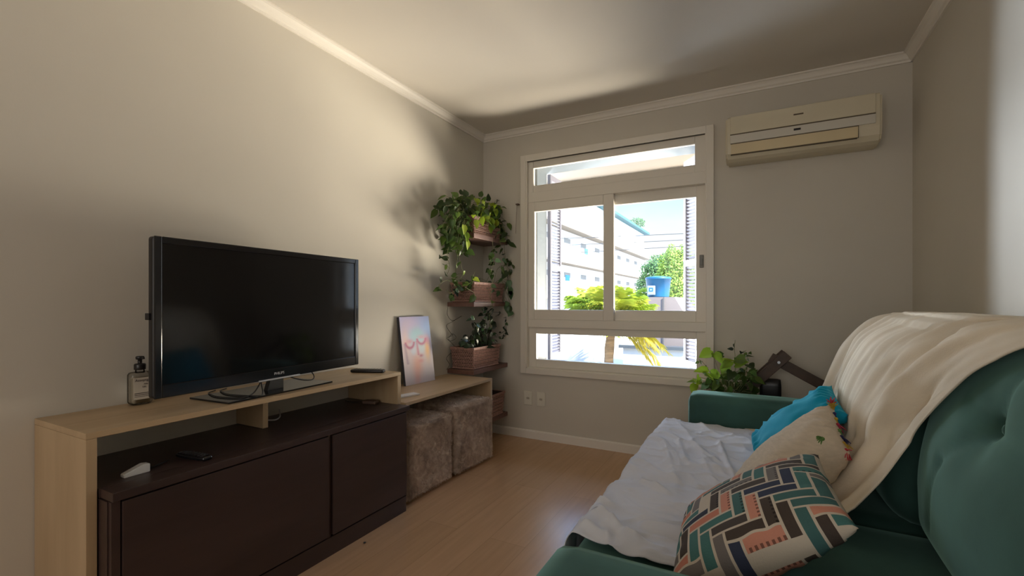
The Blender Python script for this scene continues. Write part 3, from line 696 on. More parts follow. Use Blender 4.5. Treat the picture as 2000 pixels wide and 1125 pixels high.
# ------------------------------------------------------------------ air conditioner
t = thing('air_conditioner', 'yellowed split air conditioner mounted high right of the window', 'air conditioner', (.225,3.485,2.06))
ax0, ax1 = -.180, .632
prof = [(3.488,2.062),(3.488,2.338),(3.315,2.338),(3.302,2.33),(3.300,2.22),(3.303,2.15),(3.312,2.10),(3.335,2.072),(3.37,2.060),(3.42,2.058)]
b = BM(); prism(b, prof, 'x', ax0, ax1)
bmesh.ops.bevel(b, geom=[e for e in b.edges if abs(e.verts[0].co.x-e.verts[1].co.x)<1e-6], offset=.012, segments=3, affect='EDGES'); part('casing', b, M['ac'], t, True)
for p in t.children[0].data.polygons: p.use_smooth = False
b = BM(); box(b,(ax0+.028,3.2935,2.222),(ax1-.032,3.302,2.334),.003); part('front_panel', b, M['ac'], t)
b = BM(); box(b,(ax0+.028,3.2955,2.2155),(ax1-.032,3.3035,2.2215)); part('panel_gap', b, M['ac_dark'], t)
b = BM(); box(b,(ax0+.028,3.2945,2.163),(ax1-.032,3.3045,2.2155),.002); part('strip', b, M['ac_white'], t)
b = BM(); box(b,(ax0+.031,3.2972,2.158),(.522,3.3055,2.1625)); prism(b,[(3.303,2.090),(3.303,2.096),(3.316,2.096),(3.316,2.090)],'x',ax0+.031,.515); box(b,(.519,3.300,2.094),(.522,3.316,2.16)); part('outlet_gap', b, M['ac_dark'], t)
b = BM(); prism(b,[(3.2985,2.158),(3.305,2.0965),(3.318,2.0965),(3.31,2.158)],'x',ax0+.033,.519); part('louver', b, M['ac_yellow'], t)
b = BM(); box(b,(.199,3.2925,2.1865),(.236,3.2950,2.199),.002); part('display', b, M['black'], t)
b = BM(); box(b,(.198,3.2925,2.279),(.250,3.2938,2.2875),.0008); part('badge', b, M['ac_dark'], t)

# outlets
for x0,lab in ((-1.734,'cream wall outlet plate left of the pair under the window'),(-1.615,'cream wall outlet plate right of the pair under the window')):
    t = thing('wall_outlet', lab, 'outlet', (x0+.038,YF,.335), 0, 'wall outlets below the window')
    b = BM(); box(b,(-.038,-.008,-.058),(.038,-.0005,.058),.003); obj('plate', b, M['outlet'], t)
    b = BM(); prism(b,[(-.016,0),(-.010,-.010),(.010,-.010),(.016,0),(.010,.010),(-.010,.010)],'y',-.0105,-.007); obj('socket', b, mat('socket_ivory',(.50,.46,.38),.5), t)
    b = BM()
    for dx in (-.007,0,.007): cyl(b,(dx,-.0112,0),(dx,-.010,0),.002,seg=8)
    obj('pin_hole', b, M['ink'], t)

# ------------------------------------------------------------------ sofa
sofa = thing('sofa', 'dark green velvet sofa along the right wall', 'sofa', (.2,1.82,0))
def velvet(name, lo, hi, r, n=(14,14,10), fn=None): 
    b = BM(); rbox(b, lo, hi, r, n, fn); return part(name, b, M['velvet'], sofa, True)
velvet('base', (-.44,.80,.06), (.78,2.86,.24), .03, (10,16,4))
velvet('armrest', (-.375,.70,.05), (.785,.93,.635), .03, (24,6,14))
velvet('armrest', (-.345,2.765,.05), (.785,2.965,.62), .035, (24,6,14))
velvet('back_frame', (.60,.88,.05), (.795,2.78,.93), .05, (6,20,12))
def seat_fn(y0,y1):
    def fn(p,n):
        k=max(0,1-((p.y-(y0+y1)/2)/((y1-y0)/2))**2); 
        return Vector((p.x,p.y,p.z+(.015*k*max(0,1-((p.x+.05)/.42)**4) if p.z>.35 else 0)))
    return fn
velvet('seat_cushion', (-.475,.935,.21), (.50,1.825,.442), .055, (20,20,8), seat_fn(.9,1.825))
velvet('seat_cushion', (-.475,1.83,.21), (.50,2.76,.442), .055, (20,20,8), seat_fn(1.83,2.76))
def seg_d(p,a,c):
    a,c=Vector(a),Vector(c); d=c-a; t_=max(0,min(1,(p-a).dot(d)/d.dot(d))); return (p-a-d*t_).length
def back_fn(y0,y1,btns,creases):
    def fn(p,n):
        q=p.copy(); f=max(0,min(1,(.60-p.x)/.10))          # how far to the front
        z=p.z
        q.x += .10*max(0,(z-.62)/.44)**1.6
        if f>0:
            bulge=.035*math.cos(math.pi*(p.y-(y0+y1)/2)/(y1-y0))*math.sin(math.pi*min(1,max(0,(z-.4)/.66)))
            q.x -= bulge*f
            v=Vector((p.y,z,0)); dent=0
            for by,bz in btns: d=(v-Vector((by,bz,0))).length; dent+= (.034*math.exp(-(d/.075)**2))+.02*math.exp(-(d/.02)**2)
            for a,c in creases: d=seg_d(v,(*a,0),(*c,0)); dent+= .007*math.exp(-(d/.018)**2)
            q.x += min(dent,.075)*f
        return q
    return fn
by=1.375; bz=.865
nb = velvet('back_cushion', (.415,.915,.43), (.745,1.80,1.055), .10, (12,60,46), back_fn(.915,1.80,[(by,bz)],[((by,bz),(by-.06,1.06)),((by,bz),(.9,.84)),((by,bz),(1.48,.90)),((by,bz),(1.52,.74)),((1.52,.74),(1.60,.55))]))
fb = velvet('back_cushion', (.365,1.815,.43), (.745,2.755,1.055), .10, (12,44,34), back_fn(1.815,2.755,[(2.28,.865)],[((2.28,.865),(2.28,1.06)),((2.28,.865),(1.82,.93)),((2.28,.865),(2.75,.93))]))
b = BM(); lathe(b,[(.001,-.004),(.010,-.003),(.013,0),(.010,.004),(.004,.0065),(.001,.007)],(0,0,0),16); bmesh.ops.transform(b, matrix=Matrix.Translation((.475,by,bz)) @ Matrix.Rotation(R(-80),4,'Y'), verts=b.verts)
obj('button', b, M['velvet'], nb, True)

# seat sheet
def wr(x,y,s,seed): 
    return 1-abs(noise.noise(Vector((x*s+seed,y*s*.6-seed,seed*2.1)))*2)
def PZ(px,py,Z):
    r = ray(px,py); return Vector((0,0,CH)) + r*((Z-CH)/r.z)
RIDGES=[(PZ(*a,.465),PZ(*c,.465),h_,w_) for a,c,h_,w_ in (((1240,938),(1302,974),.014,.012),((1165,1010),(1240,1066),.013,.016),((1172,1003),(1205,1045),.012,.012),((1298,872),(1316,938),.010,.014),((1326,868),(1338,905),.009,.012),
  ((1288,846),(1328,866),.010,.012),((1404,868),(1432,948),.010,.009),((1262,1036),(1335,1054),.014,.016),((1180,985),(1310,1022),.006,.010),((1200,965),(1330,1000),.005,.010),((1235,985),(1350,1018),.005,.009),((1145,1035),(1185,1058),.012,.014),((1360,880),(1400,905),.007,.010),((1372,905),(1395,950),.007,.012),((1345,930),(1375,965),.006,.012),((1225,1060),(1290,1085),.012,.018))]
def sheet(u,v):
    y = 1.23 + u*1.50 + .02*math.sin(v*5)
    if u<.1: y += .03*noise.noise(Vector((v*4,2,0)))
    Lx=.86; s=v*Lx          # from hanging hem over the front edge to the middle of the seat
    drop=.30; xf=-.492
    r=.05
    if s<drop: x=xf; z=.405-(drop-s)
    elif s<drop+r*1.57: a=(s-drop)/r; x=xf+r-r*math.cos(a); z=.405+r*math.sin(a)
    else: x=xf+r+(s-drop-r*1.57); z=.455
    k=max(0,min(1,(s-drop+.1)/.15))
    gap=math.exp(-((y-1.83-.04*math.sin(x*4))/.05)**2)
    z += k*(.017*math.exp(-((y-1.36)/.4)**4)+.017*math.exp(-((y-2.3)/.38)**4) - .022*gap)*.8
    w=.011*max(0,wr(x*1.0+y*.35,y*.5,5,3))**4 + .009*max(0,wr(x*.5+y*.9,x*.6,7,5))**4 + .007*max(0,wr(y*.8-x*.3,y*.5+x,13,8))**3 + .006*nz((x,y,0),5,2) + .003*nz((x*.5,y+x*.4,0),34,4)
    q=Vector((x,y,0))
    for a_,c_,h_,w_ in RIDGES:
        d_=seg_d(q,(a_.x,a_.y,0),(c_.x,c_.y,0)); w+=h_*math.exp(-(d_/w_)**2)*(1+.3*nz((x,y,0),20,3))
    z += k*(w+.008)
    x -= (1-k)*w*.8
    z += .016*math.exp(-((u)/.02)**2)*max(0,nz((x,y,1),9,6)) - .008*math.exp(-(u/.03)**2)
    x1 = x + (.06*math.exp(-((y-1.75)/.28)**2) + .02*nz((y,0,3),3,1))*max(0,v-.6)*1.2
    return Vector((x1,y,z))
b = BM(); grid(b, sheet, 210, 130)
so = obj('seat_sheet', b, M['sheet'], None, True); tag(so,'wrinkled white cotton sheet spread over the sofa seat','sheet')
md = so.modifiers.new('thick','SOLIDIFY'); md.thickness=.0025; md.offset=1
# throw over the back
rows = [  # near edge, far edge from behind the back cushions to the seat
 ((.775,1.24,.98),(.775,2.62,.98)), ((.74,1.25,1.055),(.74,2.63,1.06)), ((.64,1.28,1.082),(.64,2.66,1.088)), ((.515,1.36,1.035),(.50,2.70,1.06)),
 ((.455,1.475,.945),(.40,2.72,.95)), ((.435,1.575,.85),(.35,2.735,.84)), ((.40,1.66,.745),(.315,2.745,.72)), ((.315,1.62,.615),(.29,2.745,.60)), ((.20,1.60,.487),(.25,2.74,.475)), ((.08,1.62,.468),(.10,2.735,.466)), ((-.06,1.68,.463),(-.05,2.73,.463))]
def catm(P_, t_):
    n=len(P_)-1; i=min(int(t_*n),n-1); f=t_*n-i; g=lambda k: Vector(P_[max(0,min(n,k))])
    a,b_,c,d=g(i-1),g(i),g(i+1),g(i+2)
    return .5*((2*b_)+(c-a)*f+(2*a-5*b_+4*c-d)*f*f+(3*b_-a-3*c+d)*f**3)
near=[r_[0] for r_ in rows]; far=[r_[1] for r_ in rows]
def front(y,z):      # front of the back cushions, to keep the cloth outside them
    def one(x0,y0,y1):
        bul=.035*math.cos(math.pi*max(-.5,min(.5,(y-(y0+y1)/2)/(y1-y0))))*math.sin(math.pi*min(1,max(0,(z-.4)/.66)))
        x=x0+.10*max(0,(z-.62)/.44)**1.6-bul
        if z>.955: x += .10-math.sqrt(max(0,.01-min(.1,z-.955)**2))
        return x
    w=max(0,min(1,(y-1.70)/.12)); w=w*w*(3-2*w)
    return one(.415,.915,1.80)*(1-w)+one(.365,1.815,2.755)*w
def throw(u,v):
    a,c=catm(near,v),catm(far,v); p=a.lerp(c,u)
    p.z += .012*math.sin(math.pi*u)*(1 if v<.3 else 0)
    fade=max(0,min(1,(v-.12)/.15))*max(0,min(1,(1.05-v)/.25))
    fold=(.016*math.sin(u*31+v*3+2.0*nz((u*2,v,0),2.2,3))*(math.exp(-((u-.15)/.20)**2)+.75*math.exp(-((u-.95)/.12)**2)+.12)
          +.007*math.sin(u*58+v*6+4*nz((u,v,1),3,2))*(math.exp(-((u-.2)/.28)**2)+.25)+.0035*math.sin(u*105-v*4+5*nz((u,v*.5,2),4,4)) + .008*nz((u*9,v*1.6,0),1,8)+.0025*nz((u*40,v*5,0),1,9))*fade
    if .2<v<.72:
        p.x=min(p.x, front(p.y,p.z)-.014)
    p.x -= fold+.012*fade; p.z += max(0,fold)*.6+ (.004 if v>.75 else 0)
    if v>.78: p.z=max(p.z,.461+.004*nz((u*6,v*6,0),1,3))
    if v<.2: p.x=min(p.x,.795)
    return p
b = BM(); grid(b, throw, 150, 110)
to = obj('throw_blanket', b, M['throw'], None, True); tag(to,'cream woven throw draped over the green sofa back','throw')
md = to.modifiers.new('thick','SOLIDIFY'); md.thickness=.004; md.offset=1

# cushions
def pillow(name, label, corners, th, m, seed, n=36, colf=None, pinch=.10, pts=None, rip=.5):
    A,B,C__,D=[Vector(c) for c in corners]
    ctr=(A+B+C__+D)/4; nrm=(C__-A).cross(D-B).normalized()
    if nrm.z<0: nrm=-nrm
    t=thing(name,label,'cushion',tuple(ctr-Vector((0,0,.1))),0,'loose cushions on the sofa')
    def surf(sgn):
        def f(u,v):
            eu=4*u*(1-u); ev=4*v*(1-v)
            uu=.5+(u-.5)*(1-pinch*.5*ev**.7*abs(2*u-1)**3); vv=.5+(v-.5)*(1-pinch*.5*eu**.7*abs(2*v-1)**3)
            p=(A*(1-uu)+B*uu)*(1-vv)+(D*(1-uu)+C__*uu)*vv
            h=(eu*ev)**.42
            edge=min(u,1-u,v,1-v)
            w=.012*rip*nz((u*3,v*3,sgn),1.6,seed)*min(1,edge*10) + .010*rip*math.sin((u if min(v,1-v)<min(u,1-u) else v)*46+seed+4*nz((u,v,0),3,seed))*math.exp(-((edge-.07)/.06)**2)
            return p+nrm*sgn*(th*.5*h)+nrm*w*(1 if sgn>0 else -1)*min(1,edge*14)
        return f
    b=BM(); grid(b,surf(1),n,n,colf); g2=BM(); 
    f2=surf(-1); grid(b,lambda u,v:f2(1-u,v),n,n,(lambda u,v,i,j: colf(1-u,v,n-1-i,j)) if colf else None)
    bmesh.ops.remove_doubles(b, verts=b.verts, dist=1e-5)
    o=obj('cover',b,m,t,True); o.location=at(t)
    return t,(A,B,C__,D),nrm
tq,_,_ = pillow('turquoise_cushion','bright turquoise cushion behind the cream tasselled cushion',((-.02,2.44,.475),(.30,2.52,.765),(.305,2.13,.715),(.0,2.06,.475)),.15,M['turq'],3,36,None,.10,None,1.3)
cr_,cc,cn = pillow('cream_cushion','cream linen cushion with coloured tassels in the middle of the sofa',((-.085,1.83,.478),(.265,2.165,.745),(.262,1.80,.66),(-.01,1.47,.478)),.18,M['cream'],5)
tcols=[(.45,.03,.05),(.42,.28,.03),(.02,.02,.09),(.42,.30,.04),(.30,.02,.05),(.10,.20,.05),(.02,.02,.08),(.40,.25,.03)]
tm=[mat('tassel_%s'%n,c,.9) for n,c in zip(('red','mustard','navy','ochre','crimson','olive','indigo','gold'),tcols)]
def tassel(p, d, m, L=.03):
    b=BM(); rn=random.Random(int(p.x*1e4)); d=Vector(d).normalized()
    lathe(b,[(.001,-.006),(.005,-.004),(.0065,0),(.005,.004),(.001,.006)],tuple(p),10)
    for k in range(14):
        q=(d+Vector((rn.gauss(0,.35),rn.gauss(0,.35),rn.gauss(0,.35)))).normalized(); tube(b,[p,p+q*L*.6,p+q*L+Vector((0,0,-.003))],[.0022,.002,.0012],4)
    o=obj('tassel',b,m,cr_); o.location=at(cr_); o['label']={0:'red tassel',1:'mustard tassel',2:'navy tassel',3:'ochre tassel',4:'crimson tassel',5:'olive tassel',6:'indigo tassel',7:'gold tassel'}[tm.index(m)]
for k in range(9):
    p=cc[1].lerp(cc[2],.02+k*.12)-Vector((.006,0,0)); tassel(p+Vector((-.004,0,.004)),(.05,-.3,.3 if k<2 else -.5),tm[k%8])
tassel(PX(1606,857,.165),(-.6,-.3,.2),tm[5],.016)
for k in range(3): tassel(cc[0].lerp(cc[3],.05+.10*k)+Vector((-.012,-.006,-.022)),(-.8,-.3,-.2),tm[(1,6,4)[k]],.022)
PALS=[(.055,.14,.14),(.06,.17,.165),(.035,.045,.085),(.03,.035,.06),(.065,.05,.042),(.07,.06,.055),(.52,.20,.135),(.56,.25,.18),(.17,.155,.15)]
CRM=(.55,.49,.41)
def herr(u,v,i,j):
    # woven herringbone of short bars; each cell is 3 faces wide
    c=5; a,bq=i//c,j//c; L=3; k=(a-bq)%(2*L)
    if k<L: bid=('h',a-k,bq); along=k*c+i%c; across=j%c
    else: bid=('v',a,bq-(2*L-1-k)); along=(2*L-1-k)*c+j%c; across=i%c
    rn=random.Random(bid[1]*7919+bid[2]*104729+3+(bid[0]=='h')*13)
    pick=rn.random(); base=CRM if pick<.05 else PALS[rn.randrange(9)]
    if across==0 or along==0: return CRM
    if pick>.8 and across==4 and along%2==0: return tuple(x*.35 for x in base)
    return base
pp,_,_ = pillow('patterned_cushion','geometric patterned cushion in teal navy and salmon nearest the camera',((-.19,1.52,.49),(.15,1.52,.72),(.185,1.17,.675),(-.17,1.06,.48)),.16,M['print'],9,66,herr,.08,None,.22)

# ------------------------------------------------------------------ behind the sofa arm
t = thing('plant_stand', 'low wooden bench hidden behind the sofa arm carrying the potted plant', 'stand', (.05,3.22,0))
b = BM(); box(b,(-.35,3.03,.27),(.55,3.44,.30),.003); part('top_board', b, M['framewood'], t)
for sx in (-.33,.50):
    for sy in (3.05,3.39): b = BM(); box(b,(sx,sy,0),(sx+.03,sy+.03,.2695)); part('leg', b, M['framewood'], t)
t = thing('plant_pot', 'dark pot of the bright leafy plant behind the sofa arm', 'pot', (-.17,3.2,.3005))
b = BM(); lathe(b,[(.07,0),(.075,.004),(.095,.17),(.10,.175),(.10,.195),(.092,.195),(.088,.17),(.002,.168)],(0,0,0),24); obj('body', b, mat('pot_brown',(.08,.05,.04),.7), t, True)
P4 = Plant('potted_plant', 'bright green leafy plant growing behind the sofa arm below the window', 'plant', (-.17,3.2,.47), 21)
h4=[Vector((-.17,3.2,.47)),Vector((-.14,3.2,.47))]
def yl(px,py,L,cols,Y=None,d=None):
    p=PY(px,py,Y or P4.rnd.uniform(3.08,3.34)); P4.leaf_at(p,L,cols,P4.rnd.choice(h4),d or Vector((P4.rnd.gauss(0,.5),P4.rnd.gauss(-.3,.4),P4.rnd.uniform(-.6,.3))),sag=.05)
for px,py in ((1388,684),(1395,690),(1382,722),(1388,728),(1408,708),(1418,712),(1428,706),(1362,742),(1369,748),(1358,750),(1436,712),(1376,732),(1366,736)): yl(px,py,.085,LB,3.12)
for px,py in ((1412,694),(1455,700),(1462,712),(1447,698),(1470,728),(1476,722),(1425,735),(1440,738),(1430,725),(1450,738),(1410,730),(1418,748),(1436,752),(1450,750),(1400,745),(1465,745),(1460,735),(1445,722)): yl(px,py,.075,LG)
for px,py in ((1372,728),(1398,748),(1402,742),(1380,750)): yl(px,py,.06,LP,3.1)
for _ in range(46): yl(P4.rnd.uniform(1385,1478),P4.rnd.uniform(722,775),.062,LG)
for pts in (((1434,735),(1435,700),(1433,680),(1435,664)),((1455,730),(1458,700),(1462,690),(1466,686)),((1390,735),(1378,715),(1370,706),(1364,702)),((1440,730),(1450,705),(1452,690),(1456,684))):
    P4.vine([h4[0]]+[PY(x,y,3.18) for x,y in pts], .032, LG+LD, 5, .0014, .008)
b = BM(); lathe(b,[(.086,.44),(.086,.468),(.002,.47)],(-.17,3.2,0),20); P4.done((b,M['soil']))
t = thing('folding_stand', 'dark wooden crossed folding frame standing behind the sofa arm', 'folding stand', (.14,3.25,.3005))
def beam(p0,p1,w,d,y):
    p0,p1=Vector((p0[0],y,p0[1])),Vector((p1[0],y,p1[1])); x=(p1-p0); L=x.length; x.normalize(); yv=Vector((0,1,0)); zv=x.cross(yv)
    b=BM(); box(b,(0,-d/2,-w/2),(L,d/2,w/2),.003,mx=axes(p0,x,yv,zv)); return b
part('beam', beam((-.30,.325),(.165,.825),.058,.022,3.235), M['framewood'], t)
part('beam', beam((.075,.80),(.53,.545),.058,.022,3.262), M['framewood'], t)
part('beam', beam((-.30,.325),(.16,.82),.058,.022,3.37), M['framewood'], t)
b = BM(); box(b,(.50,3.235,.3005),(.53,3.29,.56),.002); part('leg', b, M['framewood'], t)
b = BM(); cyl(b,(.118,3.215,.775),(.118,3.39,.775),.008); part('pivot_bolt', b, M['silver'], t)
b = BM(); rbox(b,(.015,3.30,.3005),(.135,3.345,.66),.012,(6,4,8)); tag(obj('black_case', b, M['black'], None, True), 'upright black case behind the crossed wooden frame', 'case')
# speck on the floor
p = Vector((0,0,CH))+ray(712,1061)*(-CH/ray(712,1061).z)
b = BM(); lathe(b,[(.003,0),(.006,.002),(.005,.005),(.001,.006)],(p.x,p.y,.0002),10); tag(obj('bead', b, M['black']), 'tiny dark bead lying on the floor before the cabinet', 'bead')

# ------------------------------------------------------------------ outside
GZ=-3.0
b = BM(); box(b,(-60,YF+.3,GZ-.2),(60,140,GZ)); o=struct('ground', b, M['asphalt'])
# own building: slab above, wall below
b = BM(); box(b,(-4.2,YF+.301,2.42),(2.4,4.75,2.56)); box(b,(-4.2,4.62,2.36),(2.4,4.75,2.42)); o=struct('roof_slab', b, M['soffit'])
b = BM(); box(b,(-4.2,YF+.301,GZ),(XL-.05,3.80,2.42)); box(b,(XR+.1,YF+.301,GZ),(2.4,3.80,2.42)); box(b,(XL-.05,YF+.301,GZ),(XR+.1,3.80,.58)); o=struct('wall_outside', b, M['extwall'])
# apartment block along the left of the street
ab = thing('apartment_building', 'long white apartment block receding along the street beyond the window', 'building', (-18,44,GZ))
FX=-14.0; Y0,Y1=22.0,66.0
b = BM(); box(b,(FX-9,Y0,GZ),(FX,Y1,10.6)); part('wall', b, M['stucco'], ab)
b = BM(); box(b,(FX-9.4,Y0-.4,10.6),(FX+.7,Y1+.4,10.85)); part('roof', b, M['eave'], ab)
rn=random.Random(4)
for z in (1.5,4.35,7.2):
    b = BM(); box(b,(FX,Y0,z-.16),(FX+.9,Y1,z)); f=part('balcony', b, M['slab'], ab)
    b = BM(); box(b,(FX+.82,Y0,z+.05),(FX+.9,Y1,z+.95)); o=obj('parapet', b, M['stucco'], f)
    y=Y0+1.2
    while y<Y1-2:
        b = BM(); box(b,(FX+.005,y,z+1.1),(FX+.03,y+1.4,z+2.1)); part('window', b, M['blind'], ab)
        y+=4.1
for y,z,m in ((33.5,2.9,'tank'),(38,5.4,'eave'),(30.5,.6,'slab')):
    b = BM(); box(b,(FX+.9,y,z-.1),(FX+.96,y+.8,z+.35)); o=part('laundry', b, M[m], ab)
# small neighbour house with blue water tank
nh = thing('house', 'low pinkish grey house below the blue water tank', 'house', (-3.4,20,GZ))
b = BM(); prism(b,[(-4.25,GZ),(-2.30,GZ),(-2.42,.80),(-2.72,1.33),(-3.95,1.33)],'y',18.1,22); part('wall', b, M['pinkwall'], nh)
b = BM(); box(b,(-4.7,17.6,-.62),(-2.2,18.1,-.50)); part('canopy', b, M['dark_win'], nh)
b = BM(); box(b,(-4.55,17.7,GZ),(-2.2,18.05,-.62)); part('lower_wall', b, M['greywall'], nh)
b = BM(); tube(b,[(-3.10,18.06,-.5),(-3.10,18.06,1.33)],.02); part('downpipe', b, M['wire'], nh)
tk = thing('water_tank', 'bright blue water tank on top of the low house roof', 'water tank', (-3.42,18.7,1.332))
b = BM(); lathe(b,[(.40,0),(.405,.03),(.475,.70),(.50,.705),(.50,.74),(.47,.75)],(0,0,0),28); obj('body', b, M['tank'], tk, True)
b = BM(); lathe(b,[(.50,.752),(.45,.78),(.2,.82),(.01,.83)],(0,0,0),28); obj('lid', b, M['tank'], tk, True)
b = BM(); box(b,(-.32,-.50,.08),(-.02,-.455,.44),.02); obj('label_plate', b, M['tanklabel'], tk)
b = BM(); ring(b,-.25,-.10,.22,.36,(.03,.03,.03,.03),-.51,-.495); obj('emblem', b, M['tank'], tk)
# garden walls
b = BM(); box(b,(-7.2,16.5,GZ),(-5.0,16.7,-.55),.01); tag(obj('garden_wall', b, M['greywall']), 'grey garden wall seen low through the bottom window pane', 'wall', kind='thing')
b = BM(); box(b,(-7.6,14.6,GZ),(-6.0,14.8,-1.05),.01); tag(obj('gate_wall', b, M['stucco']), 'bright white low gate wall at the left of the bottom pane', 'wall', kind='thing')
# power wires
for k,(p,q) in enumerate((((1215,459),(1400,449)),((1235,471),(1400,461)),((1246,484),(1400,472)))):
    a,c=PY(*p,26),PY(*q,24); d=c-a; a=a-d*1.0; c=c+d*2
    b = BM(); tube(b,[a.lerp(c,s/12)-Vector((0,0,.10*math.sin(math.pi*s/12))) for s in range(13)],.018,5)
    tag(obj('power_line', b, M['wire']), ('upper','middle','lower')[k]+' black power line crossing the sky outside the window', 'wire', 'power lines outside')
# trees
def tree(label, c, rx, rz, n, cols, seed, gz=GZ):
    rnd=random.Random(seed); t=thing('tree', label, 'tree', (c[0],c[1],gz), 0, 'trees beyond the window'); b=BM(); lay=b.loops.layers.float_color.new('print')
    for _ in range(n):
        d=Vector((rnd.gauss(0,1),rnd.gauss(0,1),rnd.gauss(0,1))).normalized(); r_=rnd.uniform(.72,1.02)*(1+.22*noise.noise(d*2.4+Vector((seed,0,0))))
        p=Vector((c[0]+d.x*rx*r_,c[1]+d.y*rx*r_,c[2]+d.z*rz*r_)); s=rnd.uniform(.05,.11)
        a=Vector((rnd.gauss(0,1),rnd.gauss(0,1),rnd.gauss(0,1))).normalized(); e=a.cross(d+Vector((.01,.02,.03))).normalized()
        f=b.faces.new([b.verts.new(q) for q in (p-a*s,p+e*s*.45,p+a*s,p-e*s*.45)])
        col=rnd.choice(cols)
        for l in f.loops: l[lay]=(*col,1)
    o=obj('foliage', b, M['tree'], t); o.location=at(t); o['kind']='stuff'
    b=BM(); cyl(b,(c[0],c[1],gz),(c[0],c[1],c[2]),.22 if gz<0 else .08,.12 if gz<0 else .06,10); part('trunk', b, M['bark'], t)
G1=[(.10,.20,.08),(.13,.24,.08),(.07,.15,.06)]; G2=[(.22,.34,.06),(.28,.38,.06),(.16,.27,.05)]
tree('dark green round tree at the right of the view outside', (-5.25,30,2.2), 1.5, 1.85, 12000, G1, 3)
tree('lighter yellow green tall tree at the far right of the view outside', (-3.9,27,1.9), 1.25, 2.4, 13000, G2, 4)
tree('small distant tree growing on the far end of the white block roof', (-14.2,62.5,11.75), 1.1, .7, 800, G1, 6, 10.86)
# palms
def palm(label, c, n, L, seed, hang=0):
    rnd=random.Random(seed); t=thing('palm_tree', label, 'palm', (c[0],c[1],GZ), 0, 'palms beyond the window')
    b=BM(); tube(b,[(c[0]+.05*math.sin(z*2),c[1],z) for z in [GZ+(c[2]-GZ)*k/12 for k in range(13)]],[.14+.015*(k%2) for k in range(13)],10); part('trunk', b, M['bark'], t, True)
    for k in range(n):
        b=BM(); lay=b.loops.layers.float_color.new('print'); a=2*math.pi*k/n*1.0+rnd.uniform(-.2,.2); e=rnd.uniform(.15,1.15) if k>=hang else rnd.uniform(-.6,-.1)
        l_=L*rnd.uniform(.8,1.1); h=Vector((math.cos(a),math.sin(a),0)); pts=[]
        for s in range(15):
            f=s/14; pts.append(Vector(c)+h*(l_*f*math.cos(e)*(1-.1*f))+Vector((0,0,l_*(f*math.sin(e)-.42*f*f*(.6+.3*math.cos(e))))))
        col=rnd.choice([(.24,.30,.02),(.30,.33,.025),(.17,.25,.02),(.35,.36,.04)]) if k>=hang else (.42,.34,.04)
        for s in range(1,15):
            d=(pts[s]-pts[s-1]).normalized(); sd=d.cross(Vector((0,0,1))).normalized()
            for m_ in (0,.33,.66):
                p=pts[s-1].lerp(pts[s],m_)
                for g in (-1,1):
                    q=(sd*g+d*.7+Vector((0,0,rnd.uniform(-.35,.15)))).normalized(); ll=.34*l_*math.sin(math.pi*(.12+.8*s/15))*rnd.uniform(.8,1.1); w=d*.012
                    f=b.faces.new([b.verts.new(x) for x in (p-w,p+w,p+q*ll*.7+w*.6+Vector((0,0,-.05*ll)),p+q*ll+Vector((0,0,-.2*ll)))])
                    for lo in f.loops: lo[lay]=(*col,1)
        o=obj('frond', b, M['tree'], t); o.location=at(t)
palm('yellow green palm whose crown fills the lower middle of the window', (-4.05,14.2,.55), 64, 1.95, 8, 5)
# shrubs by the wall
def shrub(label, c, seed):
    rnd=random.Random(seed); b=BM(); lay=b.loops.layers.float_color.new('print')
    for _ in range(500):
        d=Vector((rnd.gauss(0,1),rnd.gauss(0,1),rnd.gauss(0,1))).normalized()*rnd.uniform(.4,1); p=Vector(c)+Vector((d.x*.42,d.y*.35,d.z*.5)); s=rnd.uniform(.03,.07)
        a=Vector((rnd.gauss(0,1),rnd.gauss(0,1),rnd.gauss(0,1))).normalized(); e=a.cross(d).normalized()
        f=b.faces.new([b.verts.new(q) for q in (p-a*s,p+e*s*.5,p+a*s,p-e*s*.5)])
        for l in f.loops: l[lay]=(.03,.05,.03,1)
    tube(b,[(c[0],c[1],GZ),c],.03,5)
    for f in b.faces[-8:]: pass
    tag(obj('shrub', b, M['tree']), label, 'shrub', 'shrubs by the garden wall')
shrub('dark loose shrub before the garden wall left of the palm trunk', (-5.75,14.3,-1.75), 1)
shrub('small dark shrub right next to the palm trunk', (-4.75,14.3,-1.95), 2)

# ------------------------------------------------------------------ light
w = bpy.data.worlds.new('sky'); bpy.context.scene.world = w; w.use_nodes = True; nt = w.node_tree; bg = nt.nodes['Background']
tc = N(nt,'ShaderNodeTexCoord'); sp = N(nt,'ShaderNodeSeparateXYZ'); nt.links.new(tc.outputs['Generated'], sp.inputs[0])
no = N(nt,'ShaderNodeTexNoise'); no.inputs['Scale'].default_value=5; no.inputs['Detail'].default_value=6; mp=N(nt,'ShaderNodeMapping'); mp.inputs['Scale'].default_value=(1,1,3)
nt.links.new(tc.outputs['Generated'], mp.inputs['Vector']); nt.links.new(mp.outputs['Vector'], no.inputs['Vector'])
ma = N(nt,'ShaderNodeMath',operation='MULTIPLY_ADD'); ma.inputs[1].default_value=.10; nt.links.new(no.outputs['Fac'], ma.inputs[0])
sb = N(nt,'ShaderNodeMath',operation='SUBTRACT'); sb.inputs[1].default_value=.05; nt.links.new(sp.outputs['Z'], sb.inputs[0]); nt.links.new(sb.outputs[0], ma.inputs[2])
cr = N(nt,'ShaderNodeValToRGB'); e=cr.color_ramp.elements
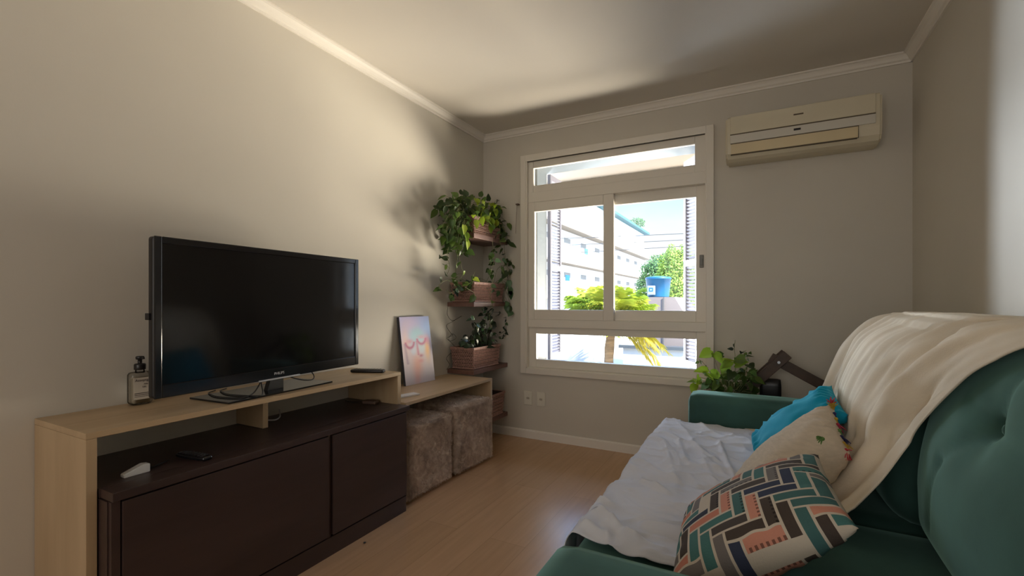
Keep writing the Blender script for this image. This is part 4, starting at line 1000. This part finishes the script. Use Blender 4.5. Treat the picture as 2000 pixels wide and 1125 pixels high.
e[0].position=0; e[0].color=(.92,.94,.95,1); e[1].position=1; e[1].color=(1.6,3.0,5.8,1)
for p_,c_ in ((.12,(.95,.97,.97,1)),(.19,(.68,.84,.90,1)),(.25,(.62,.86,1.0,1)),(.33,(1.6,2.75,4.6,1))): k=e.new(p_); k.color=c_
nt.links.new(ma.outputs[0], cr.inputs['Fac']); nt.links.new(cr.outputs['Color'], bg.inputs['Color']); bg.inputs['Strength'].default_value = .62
def sun(name, d, e_, ang, col):
    l=bpy.data.lights.new(name,'SUN'); l.energy=e_; l.angle=R(ang); l.color=col; o=bpy.data.objects.new(name,l); C.objects.link(o)
    o.rotation_euler=Vector(d).to_track_quat('-Z','Y').to_euler(); return o
def area(name, loc, tgt, sx, sy, e_, col):
    l=bpy.data.lights.new(name,'AREA'); l.shape='RECTANGLE'; l.size=sx; l.size_y=sy; l.energy=e_; l.color=col; o=bpy.data.objects.new(name,l); C.objects.link(o)
    o.location=loc; o.rotation_euler=(Vector(tgt)-Vector(loc)).to_track_quat('-Z','Y').to_euler(); return o
sun('sun', (-.62,.30,-.72), 13.0, .6, (1,.95,.86))
area('added_left_wall_fill', (.6,6.6,-.1), (-2.0,1.6,1.8), 2.6, 2.0, 520, (1,.86,.66))  # added lamp outside, out of view: assumed ground bounce on left wall and ceiling
area('added_right_wall_fill', (-5.0,6.3,1.2), (.8,2.6,1.5), 2.6, 2.6, 1250, (.82,.90,1))  # added lamp outside, out of view, assumed facade light for the right wall
area('added_room_fill', (-.6,-2.3,1.5), (-.5,3.4,1.3), 2.0, 1.6, 13, (1,.96,.90))  # added fill lamp out of view by the near wall, lifts the window wall
sc = bpy.context.scene
sc.view_settings.view_transform='Standard'; sc.view_settings.look='None'; sc.view_settings.gamma=1; sc.view_settings.use_curve_mapping=False; sc.view_settings.exposure=1.05
sc.cycles.use_denoising=True; sc.cycles.max_bounces=10; sc.cycles.diffuse_bounces=6; sc.cycles.transparent_max_bounces=16
sc.cycles.caustics_reflective=False; sc.cycles.caustics_refractive=False; sc.cycles.sample_clamp_indirect=4
